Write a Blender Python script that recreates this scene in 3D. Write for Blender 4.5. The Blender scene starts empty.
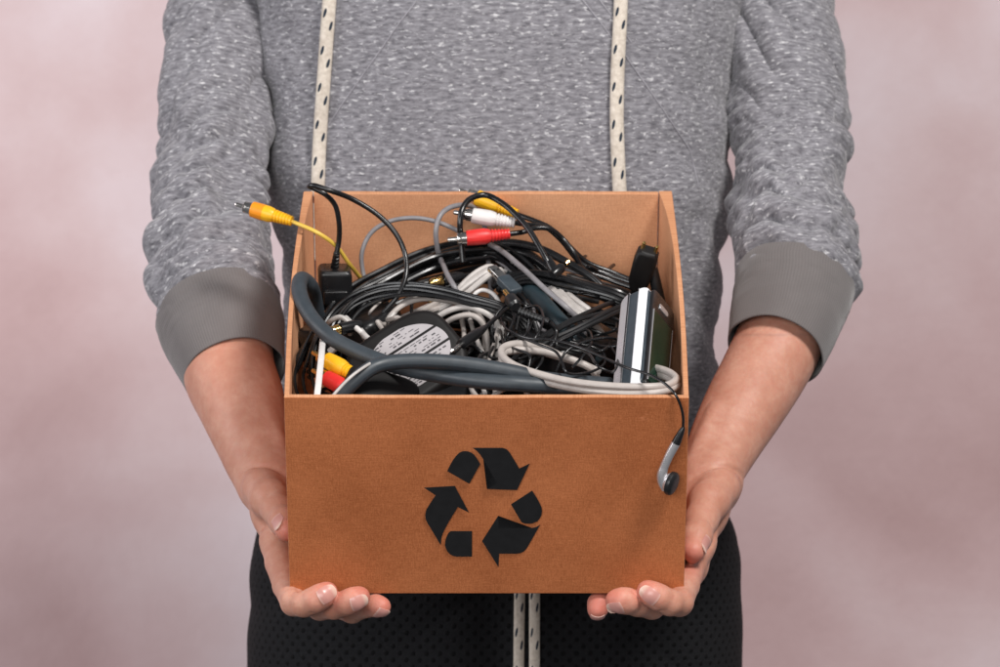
import bpy, math, random
import numpy as np
from mathutils import Vector, Matrix
from mathutils.bvhtree import BVHTree

SC = bpy.context.scene
COL = SC.collection
R = math.radians

# ------------------------------------------------------------------ survey
F = 3985.0            # focal length in photo pixels (photo is 1000 x 667)
CZ = 1.00             # camera height
TH = R(29.0)          # box is tipped towards the viewer
cT, sT = math.cos(TH), math.sin(TH)
BO = Vector((-0.1442, 2.66, CZ - 64.0 / F * 2.66))   # front left corner of the rim
BW, BD, BH = 0.2704, 0.304, 0.1553
EX = Vector((1, 0, 0)); EV = Vector((0, cT, sT)); EW = Vector((0, -sT, cT))

def wp(px, py, Y):
    return Vector(((px - 500.0) / F * Y, Y, CZ - (py - 333.5) / F * Y))

def loc(u, v, w):
    return BO + EX * u + EV * v + EW * w

def bw(px, py, w):
    """point inside the box at height w (mm, from the rim) seen at px,py"""
    w = w * 0.001
    d = Vector(((px - 500.0) / F, 1.0, -(py - 333.5) / F))
    c = Vector((0, 0, CZ))
    n = EW
    p0 = BO + EW * w
    t = (p0 - c).dot(n) / d.dot(n)
    return c + d * t

# ------------------------------------------------------------------ noise
_rs = np.random.RandomState(7)
_perm = _rs.permutation(256); _perm = np.concatenate([_perm, _perm, _perm])
_g = _rs.normal(size=(256, 3)); _g /= np.linalg.norm(_g, axis=1)[:, None]
def pnoise(x, y, z):
    x, y, z = np.broadcast_arrays(np.asarray(x, float), np.asarray(y, float), np.asarray(z, float))
    xi = np.floor(x).astype(int); yi = np.floor(y).astype(int); zi = np.floor(z).astype(int)
    xf, yf, zf = x - xi, y - yi, z - zi
    fd = lambda t: t * t * t * (t * (t * 6 - 15) + 10)
    u, v, w = fd(xf), fd(yf), fd(zf)
    xi &= 255; yi &= 255; zi &= 255
    def gr(i, j, k):
        h = _perm[_perm[_perm[(xi + i) & 255] + ((yi + j) & 255)] + ((zi + k) & 255)]
        g = _g[h]
        return g[..., 0] * (xf - i) + g[..., 1] * (yf - j) + g[..., 2] * (zf - k)
    def L(a, b, t): return a + (b - a) * t
    return L(L(L(gr(0,0,0), gr(1,0,0), u), L(gr(0,1,0), gr(1,1,0), u), v),
             L(L(gr(0,0,1), gr(1,0,1), u), L(gr(0,1,1), gr(1,1,1), u), v), w)

def sstep(a, b, x):
    t = np.clip((x - a) / (b - a), 0, 1)
    return t * t * (3 - 2 * t)

# ------------------------------------------------------------------ materials
MATS = {}
def mat(name):
    m = bpy.data.materials.new(name); m.use_nodes = True
    nt = m.node_tree; b = nt.nodes["Principled BSDF"]
    MATS[name] = m
    return m, nt, b

def N(nt, kind, **kw):
    n = nt.nodes.new(kind)
    for k, v in kw.items():
        if k.startswith("i_"):
            key = k[2:]
            n.inputs[int(key) if key.isdigit() else key.replace("_", " ")].default_value = v
        else:
            setattr(n, k, v)
    return n

def ramp(nt, fac, stops, interp="LINEAR"):
    r = nt.nodes.new("ShaderNodeValToRGB"); r.color_ramp.interpolation = interp
    els = r.color_ramp.elements
    while len(els) < len(stops): els.new(0.5)
    for e, (p, c) in zip(els, stops):
        e.position = p
        e.color = (c, c, c, 1) if isinstance(c, (int, float)) else (*c, 1)
    nt.links.new(fac, r.inputs["Fac"])
    return r.outputs["Color"]

def coords(nt, out="Object", scale=(1, 1, 1), rot=(0, 0, 0)):
    tc = nt.nodes.new("ShaderNodeTexCoord"); mp = nt.nodes.new("ShaderNodeMapping")
    mp.inputs["Scale"].default_value = scale; mp.inputs["Rotation"].default_value = rot
    nt.links.new(tc.outputs[out], mp.inputs["Vector"])
    return mp.outputs["Vector"]

def noise(nt, vec, scale, detail=3, rough=0.55, dist=0.0):
    n = N(nt, "ShaderNodeTexNoise", i_Scale=scale, i_Detail=detail, i_Roughness=rough, i_Distortion=dist)
    nt.links.new(vec, n.inputs["Vector"])
    return n.outputs["Fac"]

def mixc(nt, fac, a, b, mode="MIX"):
    m = nt.nodes.new("ShaderNodeMix"); m.data_type = "RGBA"; m.blend_type = mode
    for sock, val in ((m.inputs[0], fac), (m.inputs[6], a), (m.inputs[7], b)):
        if hasattr(val, "is_output"): nt.links.new(val, sock)
        elif isinstance(val, (int, float)): sock.default_value = val
        else: sock.default_value = (*val, 1)
    return m.outputs[2]

def math_(nt, op, a, b=None, c=None):
    m = nt.nodes.new("ShaderNodeMath"); m.operation = op
    for i, val in enumerate((a, b, c)):
        if val is None: continue
        if hasattr(val, "is_output"): nt.links.new(val, m.inputs[i])
        else: m.inputs[i].default_value = val
    return m.outputs[0]

def bump(nt, b, h, strength, dist=0.001, prev=None):
    n = nt.nodes.new("ShaderNodeBump")
    n.inputs["Strength"].default_value = strength; n.inputs["Distance"].default_value = dist
    nt.links.new(h, n.inputs["Height"])
    if prev is not None: nt.links.new(prev, n.inputs["Normal"])
    nt.links.new(n.outputs["Normal"], b.inputs["Normal"])
    return n.outputs["Normal"]

def plastic(name, col, rough=0.4, metal=0.0, var=0.15, bstr=0.02, nscale=140, spec=0.5):
    m, nt, b = mat(name)
    v = coords(nt)
    n = noise(nt, v, nscale, 4)
    lo = tuple(c * (1 - var) for c in col); hi = tuple(min(1, c * (1 + var)) for c in col)
    nt.links.new(ramp(nt, n, [(0.3, lo), (0.7, hi)]), b.inputs["Base Color"])
    n2 = noise(nt, v, 55, 3)
    nt.links.new(ramp(nt, n2, [(0.3, max(0, rough - 0.08)), (0.7, min(1, rough + 0.1))]), b.inputs["Roughness"])
    b.inputs["Metallic"].default_value = metal
    b.inputs["Specular IOR Level"].default_value = spec
    bump(nt, b, noise(nt, v, 900, 2), bstr, 0.0002)
    return m

BLACK = plastic("black_rubber", (0.007, 0.007, 0.008), 0.27)
BLACK2 = plastic("black_soft_pvc", (0.010, 0.010, 0.011), 0.36)
JETT = plastic("black_moulded_plastic", (0.009, 0.009, 0.010), 0.30)
BROWNB = plastic("brown_black_plastic", (0.0065, 0.0055, 0.0055), 0.5, spec=.3)
SLATE = plastic("slate_grey_jacket", (0.032, 0.041, 0.050), 0.5, bstr=0.06)
TEAL = plastic("dark_teal_jacket", (0.016, 0.030, 0.038), 0.42)
MIDG = plastic("mid_grey_jacket", (0.20, 0.19, 0.20), 0.42)
LIGHTG = plastic("pale_grey_jacket", (0.46, 0.43, 0.41), 0.45)
WARMG = plastic("warm_grey_jacket", (0.40, 0.36, 0.335), 0.45, var=0.08)
WHITE = plastic("white_plastic", (0.66, 0.63, 0.615), 0.4, var=0.05)
YELLOW = plastic("yellow_plastic", (0.83, 0.43, 0.012), 0.38, var=0.06)
ORANGE = plastic("orange_plastic", (0.80, 0.27, 0.012), 0.38, var=0.06)
YCORD = plastic("yellow_cord_jacket", (0.70, 0.46, 0.07), 0.42, var=0.08)
RED = plastic("red_plastic", (0.66, 0.028, 0.026), 0.36, var=0.08)
CHROME = plastic("polished_nickel", (0.72, 0.69, 0.66), 0.18, metal=1.0, var=0.04)
GOLD = plastic("gold_plating", (0.85, 0.58, 0.22), 0.2, metal=1.0, var=0.05)
SILVER = plastic("silver_paint", (0.62, 0.61, 0.63), 0.30, metal=0.7, var=0.03)
BRIGHT = plastic("bright_silver_trim", (0.88, 0.89, 0.92), 0.35, metal=0.1, var=0.02)
BLUEG = plastic("blue_grey_plastic", (0.035, 0.047, 0.058), 0.42)
SCREEN = plastic("dark_green_glass", (0.003, 0.018, 0.010), 0.08, var=0.3, bstr=0.02, nscale=20)
LABELM = plastic("grey_sticker", (0.36, 0.335, 0.345), 0.5, var=0.05)
INK = plastic("black_print_ink", (0.012, 0.012, 0.013), 0.85, spec=.2)
STK = plastic("dark_sticker_print", (0.06, 0.055, 0.06), 0.6)

def make_card(name, c0, c1, edge=False):
    m, nt, b = mat(name)
    v = coords(nt, "UV", (1, 1, 1))
    vs = coords(nt, "UV", (0.55, 2.6, 1))
    big = noise(nt, v, 9, 4, 0.6)
    fib = noise(nt, coords(nt, "UV", (0.22, 2.0, 1)), 430, 3, 0.7)
    fine = noise(nt, v, 900, 2, 0.6)
    flute = noise(nt, coords(nt, "UV", (130, 3, 1)), 1.0, 2, 0.5)
    vf = coords(nt, "UV", (3.5, 0.5, 1))
    fib2 = noise(nt, vf, 330, 2, 0.7)
    a = math_(nt, "ADD", math_(nt, "MULTIPLY", big, 0.27), math_(nt, "MULTIPLY", fib, 0.17))
    a = math_(nt, "ADD", a, math_(nt, "MULTIPLY", fine, 0.22))
    a = math_(nt, "ADD", a, math_(nt, "MULTIPLY", fib2, 0.20))
    base = ramp(nt, a, [(0.355, c0), (0.525, c1)])
    sc = noise(nt, coords(nt, "UV", (1, 3.2, 1), (0, 0, R(12))), 75, 5, 0.7, 1.2)
    pale = tuple(min(1, x * 1.25 + .05) for x in c1)
    base = mixc(nt, ramp(nt, sc, [(0.66, 0.0), (0.80, 0.55)]), base, pale)
    nt.links.new(base, b.inputs["Base Color"])
    b.inputs["Roughness"].default_value = 0.78
    b.inputs["Specular IOR Level"].default_value = 0.25
    p = bump(nt, b, a, 0.35, 0.0006)
    bump(nt, b, flute, 0.05, 0.0006, p)
    return m
CARD = make_card("kraft_card_outside", (0.330, 0.096, 0.030), (0.56, 0.188, 0.070))
CARDI = make_card("kraft_card_inside", (0.56, 0.26, 0.135), (0.76, 0.40, 0.225))  # inside colour lightened: carries some of the light falling on the inner walls
CARDE = make_card("kraft_card_edge", (0.44, 0.19, 0.09), (0.60, 0.30, 0.16))

def make_sweater():
    m, nt, b = mat("heather_grey_jersey")
    v = coords(nt, "UV")
    fl = noise(nt, coords(nt, "UV", (0.42, 1.0, 1), (0, 0, R(9))), 400, 3, 0.6, 0.3)
    fl2 = noise(nt, coords(nt, "UV", (0.30, 1.0, 1), (0, 0, R(-5))), 420, 3, 0.65)
    big = noise(nt, v, 18, 3)
    base = ramp(nt, fl2, [(0.28, (0.075, 0.071, 0.082)), (0.5, (0.195, 0.188, 0.206)), (0.74, (0.32, 0.312, 0.335))])
    dens = math_(nt, "MULTIPLY_ADD", big, 0.10, fl)
    mask = ramp(nt, dens, [(0.625, 0.0), (0.76, 1.0)])
    c = mixc(nt, mask, base, (0.56, 0.55, 0.565))
    nt.links.new(c, b.inputs["Base Color"])
    b.inputs["Roughness"].default_value = 0.95
    b.inputs["Specular IOR Level"].default_value = 0.15
    b.inputs["Sheen Weight"].default_value = 0.25
    b.inputs["Sheen Roughness"].default_value = 0.5
    w = N(nt, "ShaderNodeTexWave", i_Scale=520.0, i_Distortion=2.0, i_Detail=1.0, bands_direction="X")
    nt.links.new(v, w.inputs["Vector"])
    p = bump(nt, b, w.outputs["Fac"], 0.25, 0.0004)
    bump(nt, b, noise(nt, v, 700, 3), 0.5, 0.0006, p)
    return m
SWEAT = make_sweater()

def make_rib():
    m, nt, b = mat("grey_rib_knit")
    v = coords(nt, "UV")
    w = N(nt, "ShaderNodeTexWave", i_Scale=150.0, i_Distortion=0.25, i_Detail=1.0, bands_direction="X")
    nt.links.new(v, w.inputs["Vector"])
    n = noise(nt, v, 60, 4)
    c = ramp(nt, n, [(0.2, (0.135, 0.121, 0.119)), (0.8, (0.155, 0.139, 0.137))])
    c = mixc(nt, w.outputs["Fac"], mixc(nt, 0.12, c, (0.02, 0.02, 0.02)), c)
    nt.links.new(c, b.inputs["Base Color"])
    b.inputs["Roughness"].default_value = 0.9; b.inputs["Specular IOR Level"].default_value = 0.15
    b.inputs["Sheen Weight"].default_value = 0.3
    bump(nt, b, w.outputs["Fac"], 0.35, 0.0006)
    return m
RIB = make_rib()

def make_trouser():
    m, nt, b = mat("black_dotted_knit")
    v = coords(nt, "UV", (1, 1, 1), (0, 0, R(45)))
    sep = nt.nodes.new("ShaderNodeSeparateXYZ"); nt.links.new(v, sep.inputs[0])
    P = 0.0073
    def cell(o):
        s = math_(nt, "SINE", math_(nt, "MULTIPLY", o, 2 * math.pi / P))
        return s
    prod = math_(nt, "ADD", cell(sep.outputs[0]), cell(sep.outputs[1]))
    dot = ramp(nt, math_(nt, "MULTIPLY_ADD", prod, 0.25, 0.5), [(0.70, 0.0), (0.88, 1.0)])
    n = noise(nt, v, 500, 3)
    base = ramp(nt, n, [(0.3, (0.006, 0.006, 0.007)), (0.7, (0.013, 0.013, 0.015))])
    nt.links.new(mixc(nt, dot, base, (0.0025, 0.0025, 0.003)), b.inputs["Base Color"])
    b.inputs["Roughness"].default_value = 0.85; b.inputs["Specular IOR Level"].default_value = 0.2
    b.inputs["Sheen Weight"].default_value = 0.0
    inv = math_(nt, "SUBTRACT", 1.0, dot)
    bump(nt, b, inv, 0.8, 0.0012)
    return m
TROU = make_trouser()

def make_lace():
    m, nt, b = mat("cream_flecked_cord")
    tc = nt.nodes.new("ShaderNodeTexCoord"); sep = nt.nodes.new("ShaderNodeSeparateXYZ")
    nt.links.new(tc.outputs["UV"], sep.inputs[0])
    u, v = sep.outputs[0], sep.outputs[1]          # u across 0..1, v metres
    P = 0.0282
    def blob(uc, vc, slant):
        vv = math_(nt, "MODULO", math_(nt, "ADD", v, 10 * P - vc + P / 2), P)
        vv = math_(nt, "SUBTRACT", vv, P / 2)
        uu = math_(nt, "SUBTRACT", u, uc)
        uu = math_(nt, "ADD", uu, math_(nt, "MULTIPLY", vv, slant))
        d = math_(nt, "ADD", math_(nt, "POWER", math_(nt, "ABSOLUTE", math_(nt, "DIVIDE", uu, 0.040)), 2.0),
                  math_(nt, "POWER", math_(nt, "ABSOLUTE", math_(nt, "DIVIDE", vv, 0.0036)), 2.0))
        return math_(nt, "LESS_THAN", d, 1.0)
    mk = math_(nt, "MAXIMUM", blob(0.165, 0.0, 7.0), blob(0.335, 0.0095, 7.0))
    mk = math_(nt, "MAXIMUM", mk, math_(nt, "MAXIMUM", blob(0.835, 0.003, 7.0), blob(0.665, 0.013, 7.0)))
    w = N(nt, "ShaderNodeTexWave", i_Scale=1.0, i_Distortion=1.0, bands_direction="DIAGONAL")
    nt.links.new(coords(nt, "UV", (10, 260, 1)), w.inputs["Vector"])
    n = noise(nt, coords(nt), 300, 3)
    base = ramp(nt, n, [(0.3, (0.50, 0.43, 0.36)), (0.7, (0.68, 0.61, 0.53))])
    nt.links.new(mixc(nt, mk, base, (0.012, 0.022, 0.038)), b.inputs["Base Color"])
    b.inputs["Roughness"].default_value = 0.9
    p = bump(nt, b, w.outputs["Fac"], 0.5, 0.0006)
    return m
LACE = make_lace()

def make_skin():
    m, nt, b = mat("skin")
    v = coords(nt)
    n = noise(nt, v, 38, 5, 0.6); n2 = noise(nt, v, 190, 4, 0.65)
    at = N(nt, "ShaderNodeAttribute", attribute_name="flush")
    c = ramp(nt, n, [(0.3, (0.46, 0.215, 0.145)), (0.52, (0.535, 0.275, 0.195)), (0.72, (0.61, 0.34, 0.25))])
    c = mixc(nt, math_(nt, "MULTIPLY", ramp(nt, n2, [(0.35, 0.0), (0.70, 1.0)]), 0.45), c, (0.46, 0.16, 0.11))
    c = mixc(nt, at.outputs["Fac"], c, (0.56, 0.17, 0.125))
    nt.links.new(c, b.inputs["Base Color"])
    b.inputs["Roughness"].default_value = 0.5
    b.inputs["Specular IOR Level"].default_value = 0.4
    b.inputs["Subsurface Weight"].default_value = 0.18
    b.inputs["Subsurface Radius"].default_value = (0.008, 0.003, 0.0016)
    b.inputs["Subsurface Scale"].default_value = 1.0
    vo = N(nt, "ShaderNodeTexVoronoi", i_Scale=850.0, feature="DISTANCE_TO_EDGE")
    nt.links.new(v, vo.inputs["Vector"])
    p = bump(nt, b, vo.outputs["Distance"], 0.25, 0.0004)
    bump(nt, b, noise(nt, v, 170, 5), 0.55, 0.0009, p)
    return m
SKIN = make_skin()
def make_nail():
    m, nt, b = mat("fingernail")
    tc = nt.nodes.new("ShaderNodeTexCoord"); sep = nt.nodes.new("ShaderNodeSeparateXYZ")
    nt.links.new(tc.outputs["UV"], sep.inputs[0])
    c = ramp(nt, sep.outputs[1], [(0.0, (0.60, 0.37, 0.31)), (0.12, (0.50, 0.235, 0.20)), (0.70, (0.56, 0.27, 0.23)), (0.85, (0.66, 0.43, 0.35)), (1.0, (0.72, 0.52, 0.43))])
    nt.links.new(c, b.inputs["Base Color"]); b.inputs["Roughness"].default_value = 0.3
    return m
NAIL = make_nail()

def make_wall():
    m, nt, b = mat("mottled_pink_plaster")
    v = coords(nt)
    n1 = noise(nt, v, 2.6, 3, 0.45, 0.3)
    n2 = noise(nt, v, 9, 5, 0.6)
    n3 = noise(nt, v, 75, 4, 0.6)
    a = math_(nt, "ADD", math_(nt, "MULTIPLY", n1, 0.84), math_(nt, "MULTIPLY", n2, 0.12))
    a = math_(nt, "ADD", a, math_(nt, "MULTIPLY", n3, 0.04))
    c = ramp(nt, a, [(0.34, (0.46, 0.305, 0.305)), (0.44, (0.55, 0.39, 0.395)), (0.52, (0.62, 0.475, 0.485)), (0.60, (0.68, 0.56, 0.585)), (0.70, (0.74, 0.66, 0.68))])
    nt.links.new(c, b.inputs["Base Color"]); b.inputs["Roughness"].default_value = 0.9
    bump(nt, b, n3, 0.3, 0.003)
    return m
WALL = make_wall()

# ------------------------------------------------------------------ mesh helpers
def empty(name, at, label, cat, group=None):
    o = bpy.data.objects.new(name, None); COL.objects.link(o); o.location = at
    o.empty_display_size = 0.02
    o["label"] = label; o["category"] = cat
    if group: o["group"] = group
    return o

def tag(o, label, cat, group=None):
    o["label"] = label; o["category"] = cat
    if group: o["group"] = group
    return o

class MB:
    def __init__(s): s.v = []; s.f = []; s.uv = []; s.mi = []
    def add(s, verts, faces, uvs=None, mi=0):
        k = len(s.v)
        s.v += [tuple(p) for p in verts]
        s.uv += [tuple(q) for q in uvs] if uvs is not None else [(p[0], p[2]) for p in verts]
        s.f += [tuple(i + k for i in f) for f in faces]
        s.mi += [mi] * len(faces)
    def build(s, name, mats, parent=None, smooth=True, origin=None, sharp=True):
        me = bpy.data.meshes.new(name)
        root = parent
        off = Vector((0, 0, 0))
        if origin is not None: off = Vector(origin)
        elif parent is not None:
            q = parent
            while q is not None: off += q.location; q = q.parent
        elif s.v:
            a = np.array(s.v); off = Vector(tuple((a.min(0) + a.max(0)) / 2))
        me.from_pydata([(p[0] - off[0], p[1] - off[1], p[2] - off[2]) for p in s.v], [], s.f)
        ul = me.uv_layers.new(name="UVMap")
        li = np.empty(len(me.loops), dtype=np.int32); me.loops.foreach_get("vertex_index", li)
        uv = np.array(s.uv, dtype=np.float32)[li]
        ul.data.foreach_set("uv", uv.ravel())
        if not isinstance(mats, (list, tuple)): mats = [mats]
        for m in mats: me.materials.append(m)
        me.polygons.foreach_set("material_index", s.mi)
        if smooth: me.polygons.foreach_set("use_smooth", [True] * len(me.polygons))
        me.update(); me.validate()
        if smooth and sharp: me.set_sharp_from_angle(angle=R(32))
        o = bpy.data.objects.new(name, me); COL.objects.link(o)
        if parent is not None: o.parent = parent
        else: o.location = off
        return o

def spline(pts, step=0.0022, closed=False):
    P = [Vector(p) for p in pts]
    if len(P) == 2: P = [P[0], P[0].lerp(P[1], .5), P[1]]
    out = []
    n = len(P)
    rng = range(n) if closed else range(n - 1)
    for i in rng:
        if closed: a, b, c, d = P[(i - 1) % n], P[i], P[(i + 1) % n], P[(i + 2) % n]
        else:
            b, c = P[i], P[i + 1]
            a = P[i - 1] if i > 0 else b * 2 - c
            d = P[i + 2] if i + 2 < n else c * 2 - b
        # centripetal catmull-rom
        t1 = max(1e-6, (b - a).length) ** .5; t2 = t1 + max(1e-6, (c - b).length) ** .5; t3 = t2 + max(1e-6, (d - c).length) ** .5
        k = max(2, int((c - b).length / step))
        for j in range(k):
            t = t1 + (t2 - t1) * j / k
            A1 = a * ((t1 - t) / t1) + b * (t / t1)
            A2 = b * ((t2 - t) / (t2 - t1)) + c * ((t - t1) / (t2 - t1))
            A3 = c * ((t3 - t) / (t3 - t2)) + d * ((t - t2) / (t3 - t2))
            B1 = A1 * ((t2 - t) / t2) + A2 * (t / t2)
            B2 = A2 * ((t3 - t) / (t3 - t1)) + A3 * ((t - t1) / (t3 - t1))
            out.append(B1 * ((t2 - t) / (t2 - t1)) + B2 * ((t - t1) / (t2 - t1)))
    if not closed: out.append(P[-1])
    return out

def frames(S, up=None):
    n = len(S); T = []
    for i in range(n):
        T.append((S[min(i + 1, n - 1)] - S[max(i - 1, 0)]).normalized())
    fr = []
    nrm = up or EW
    for i in range(n):
        t = T[i]
        nn = nrm - t * nrm.dot(t)
        if nn.length < 1e-4: nn = t.orthogonal()
        nn.normalize()
        if up is None: nrm = nn
        fr.append((t, nn, t.cross(nn)))
    return fr

def tube(mb, S, r, seg=12, mi=0, flat=1.0, caps=True, up=None, uvm="len"):
    """S list of points; r number or function(i)->radius"""
    fr = frames(S, up)
    V = []; UV = []; Fc = []
    ln = 0.0
    for i, p in enumerate(S):
        if i: ln += (S[i] - S[i - 1]).length
        rr = r(i) if callable(r) else r
        t, a, b = fr[i]
        for k in range(seg + 1):
            an = 2 * math.pi * k / seg
            V.append(p + b * (math.cos(an) * rr) + a * (math.sin(an) * rr * flat))
            UV.append((k / seg if uvm == "frac" else k / seg * 2 * math.pi * rr, ln))
    for i in range(len(S) - 1):
        for k in range(seg):
            q = i * (seg + 1) + k
            Fc.append((q, q + 1, q + seg + 2, q + seg + 1))
    if caps:
        Fc.append(tuple(range(seg - 1, -1, -1)))
        e = (len(S) - 1) * (seg + 1)
        Fc.append(tuple(e + k for k in range(seg)))
    mb.add(V, Fc, UV, mi)

def lathe(mb, A, d, prof, seg=20, mi=0, flat=1.0, up=None):
    """prof: (distance along mm, radius mm)"""
    d = Vector(d).normalized()
    up = up or EW
    a = (up - d * up.dot(d))
    if a.length < 1e-3: a = d.orthogonal()
    a.normalize(); b = d.cross(a)
    V = []; UV = []; Fc = []
    for t, r in prof:
        for k in range(seg + 1):
            an = 2 * math.pi * k / seg
            V.append(A + d * (t * .001) + b * (math.cos(an) * r * .001) + a * (math.sin(an) * r * .001 * flat))
            UV.append((k / seg * 2 * math.pi * r * .001, t * .001))
    for i in range(len(prof) - 1):
        for k in range(seg):
            q = i * (seg + 1) + k
            Fc.append((q, q + 1, q + seg + 2, q + seg + 1))
    Fc.append(tuple(range(seg - 1, -1, -1)))
    e = (len(prof) - 1) * (seg + 1)
    Fc.append(tuple(e + k for k in range(seg)))
    mb.add(V, Fc, UV, mi)

def prism(mb, C, X, Y, Z, outline, h, bev=0.002, mi=0, steps=4):
    """outline in metres in X,Y frame (convex-ish); extruded along Z by h, centred, with rounded edges"""
    n = len(outline)
    lay = []
    for j in range(steps + 1):
        a = math.pi / 2 * j / steps
        lay.append((-h / 2 + bev * (1 - math.sin(a)) , bev * (1 - math.cos(a)) ) )
    # inset amounts: bottom ring inset=bev at z=-h/2
    rings = [(-h / 2 + bev * (1 - math.cos(math.pi / 2 * j / steps)), bev * (1 - math.sin(math.pi / 2 * j / steps))) for j in range(steps + 1)]
    rings += [(-z, i) for z, i in rings[::-1]]
    cx = sum(p[0] for p in outline) / n; cy = sum(p[1] for p in outline) / n
    V = []; UV = []; Fc = []
    for z, ins in rings:
        for i, (x, y) in enumerate(outline):
            x0, y0 = outline[i - 1]; x1, y1 = outline[(i + 1) % n]
            tx, ty = x1 - x0, y1 - y0; l = math.hypot(tx, ty) or 1
            nx, ny = ty / l, -tx / l
            if nx * (x - cx) + ny * (y - cy) < 0: nx, ny = -nx, -ny
            xx, yy = x - nx * ins, y - ny * ins
            V.append(C + X * xx + Y * yy + Z * z); UV.append((xx, yy))
    for j in range(len(rings) - 1):
        for i in range(n):
            a = j * n + i; b = j * n + (i + 1) % n
            Fc.append((a, b, b + n, a + n))
    Fc.append(tuple(range(n - 1, -1, -1)))
    Fc.append(tuple((len(rings) - 1) * n + i for i in range(n)))
    mb.add(V, Fc, UV, mi)

def rrect(w, h, r, seg=5):
    out = []
    for cx, cy, a0 in ((w/2-r, h/2-r, 0), (-w/2+r, h/2-r, 90), (-w/2+r, -h/2+r, 180), (w/2-r, -h/2+r, 270)):
        for k in range(seg + 1):
            a = R(a0 + 90 * k / seg)
            out.append((cx + math.cos(a) * r, cy + math.sin(a) * r))
    return out
def sellipse(a, b, e=2.4, n=48):
    out = []
    for k in range(n):
        t = 2 * math.pi * k / n; c, s = math.cos(t), math.sin(t)
        out.append((math.copysign(abs(c) ** (2 / e) * a, c), math.copysign(abs(s) ** (2 / e) * b, s)))
    return out

# ------------------------------------------------------------------ camera
cam = bpy.data.cameras.new("camera"); co = bpy.data.objects.new("camera", cam)
COL.objects.link(co); co.location = (0, 0, CZ); co.rotation_euler = (R(90), 0, 0)
cam.sensor_width = 36; cam.lens = F / 1000 * 36; cam.clip_end = 50; cam.clip_start = 0.05
cam.dof.use_dof = True; cam.dof.focus_distance = 2.71; cam.dof.aperture_fstop = cam.lens / 11.0
SC.camera = co

# ------------------------------------------------------------------ backdrop
mb = MB()
mb.add([(-3, 4.05, -0.2), (3, 4.05, -0.2), (3, 4.05, 3), (-3, 4.05, 3)], [(0, 1, 2, 3)])
w_ = mb.build("wall", WALL, smooth=False); w_["kind"] = "structure"

# ------------------------------------------------------------------ cardboard box
box = empty("cardboard_box", loc(BW / 2, BD / 2, -BH), "open brown cardboard box with a black recycling symbol, held in two hands", "box")
T_ = 0.0042
def panel(name, o, ex, ey, ez, W, H, T, mats, nx=40, ny=24, bow=0.0, seed=0, rim=True, wedge=0.0):
    """sheet W x H from corner o, thickness T along ez; slightly uneven like board. side 0 outer at ez=0 -> normal -ez"""
    mb = MB()
    V = []; UV = []; Fc = []; MI = []
    for side in (0, 1):
        for j in range(ny + 1):
            for i in range(nx + 1):
                s, t = i / nx, j / ny
                e = math.sin(math.pi * s) * math.sin(math.pi * min(1, t * 1.0))
                wob = 0.0005 * math.sin(7 * s + seed) * math.sin(5 * t + seed * 2) + bow * math.sin(math.pi * s) * t
                rimw = 0.00022 * math.sin(9 * s + seed) + 0.00008 * math.sin(41 * s + seed) if rim else 0
                tt = H * t + (rimw if t == 1 else 0)
                V.append(o + ex * (W * s) + ey * tt + ez * ((T + wedge * s ** 7) * side + wob * e * 2 + bow * math.sin(math.pi * s) * t))
                UV.append((W * s + seed * .37, H * t + seed * .21))
    k = (nx + 1) * (ny + 1)
    for side in (0, 1):
        f = []
        for j in range(ny):
            for i in range(nx):
                a = side * k + j * (nx + 1) + i
                q = (a, a + 1, a + nx + 2, a + nx + 1)
                f.append(q if side == 1 else q[::-1])
        Fc += f; MI += [side] * len(f)
    b = []
    for i in range(nx):
        a = i; c = ny * (nx + 1) + i
        b.append((a, a + 1, a + 1 + k, a + k)); b.append((c + 1, c, c + k, c + 1 + k))
    for j in range(ny):
        a = j * (nx + 1); c = a + nx
        b.append((a + nx + 1, a, a + k, a + nx + 1 + k)); b.append((c, c + nx + 1, c + nx + 1 + k, c + k))
    Fc += b; MI += [2] * len(b)
    mb.add(V, Fc, UV); mb.mi = MI
    o2 = mb.build(name, mats, box)
    md = o2.modifiers.new("bev", "BEVEL"); md.width = 0.0006; md.segments = 2; md.limit_method = "ANGLE"; md.angle_limit = R(50)
    me = o2.data
    try: me.shade_auto_smooth
    except Exception: pass
    for p in me.polygons: p.use_smooth = False
    return o2
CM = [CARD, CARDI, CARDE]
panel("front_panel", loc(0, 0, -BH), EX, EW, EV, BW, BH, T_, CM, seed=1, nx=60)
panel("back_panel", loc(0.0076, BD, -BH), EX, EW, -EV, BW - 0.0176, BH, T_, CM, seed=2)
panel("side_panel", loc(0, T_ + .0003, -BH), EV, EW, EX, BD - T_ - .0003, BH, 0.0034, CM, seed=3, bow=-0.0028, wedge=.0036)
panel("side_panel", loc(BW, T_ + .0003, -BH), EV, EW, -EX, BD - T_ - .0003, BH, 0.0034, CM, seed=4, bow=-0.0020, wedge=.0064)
panel("bottom_panel", loc(0.0036, 0.0045, -BH + 0.0006), EX, EV, EW, BW - .0072, BD - .009, 0.004, CM, seed=7, rim=False)

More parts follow.
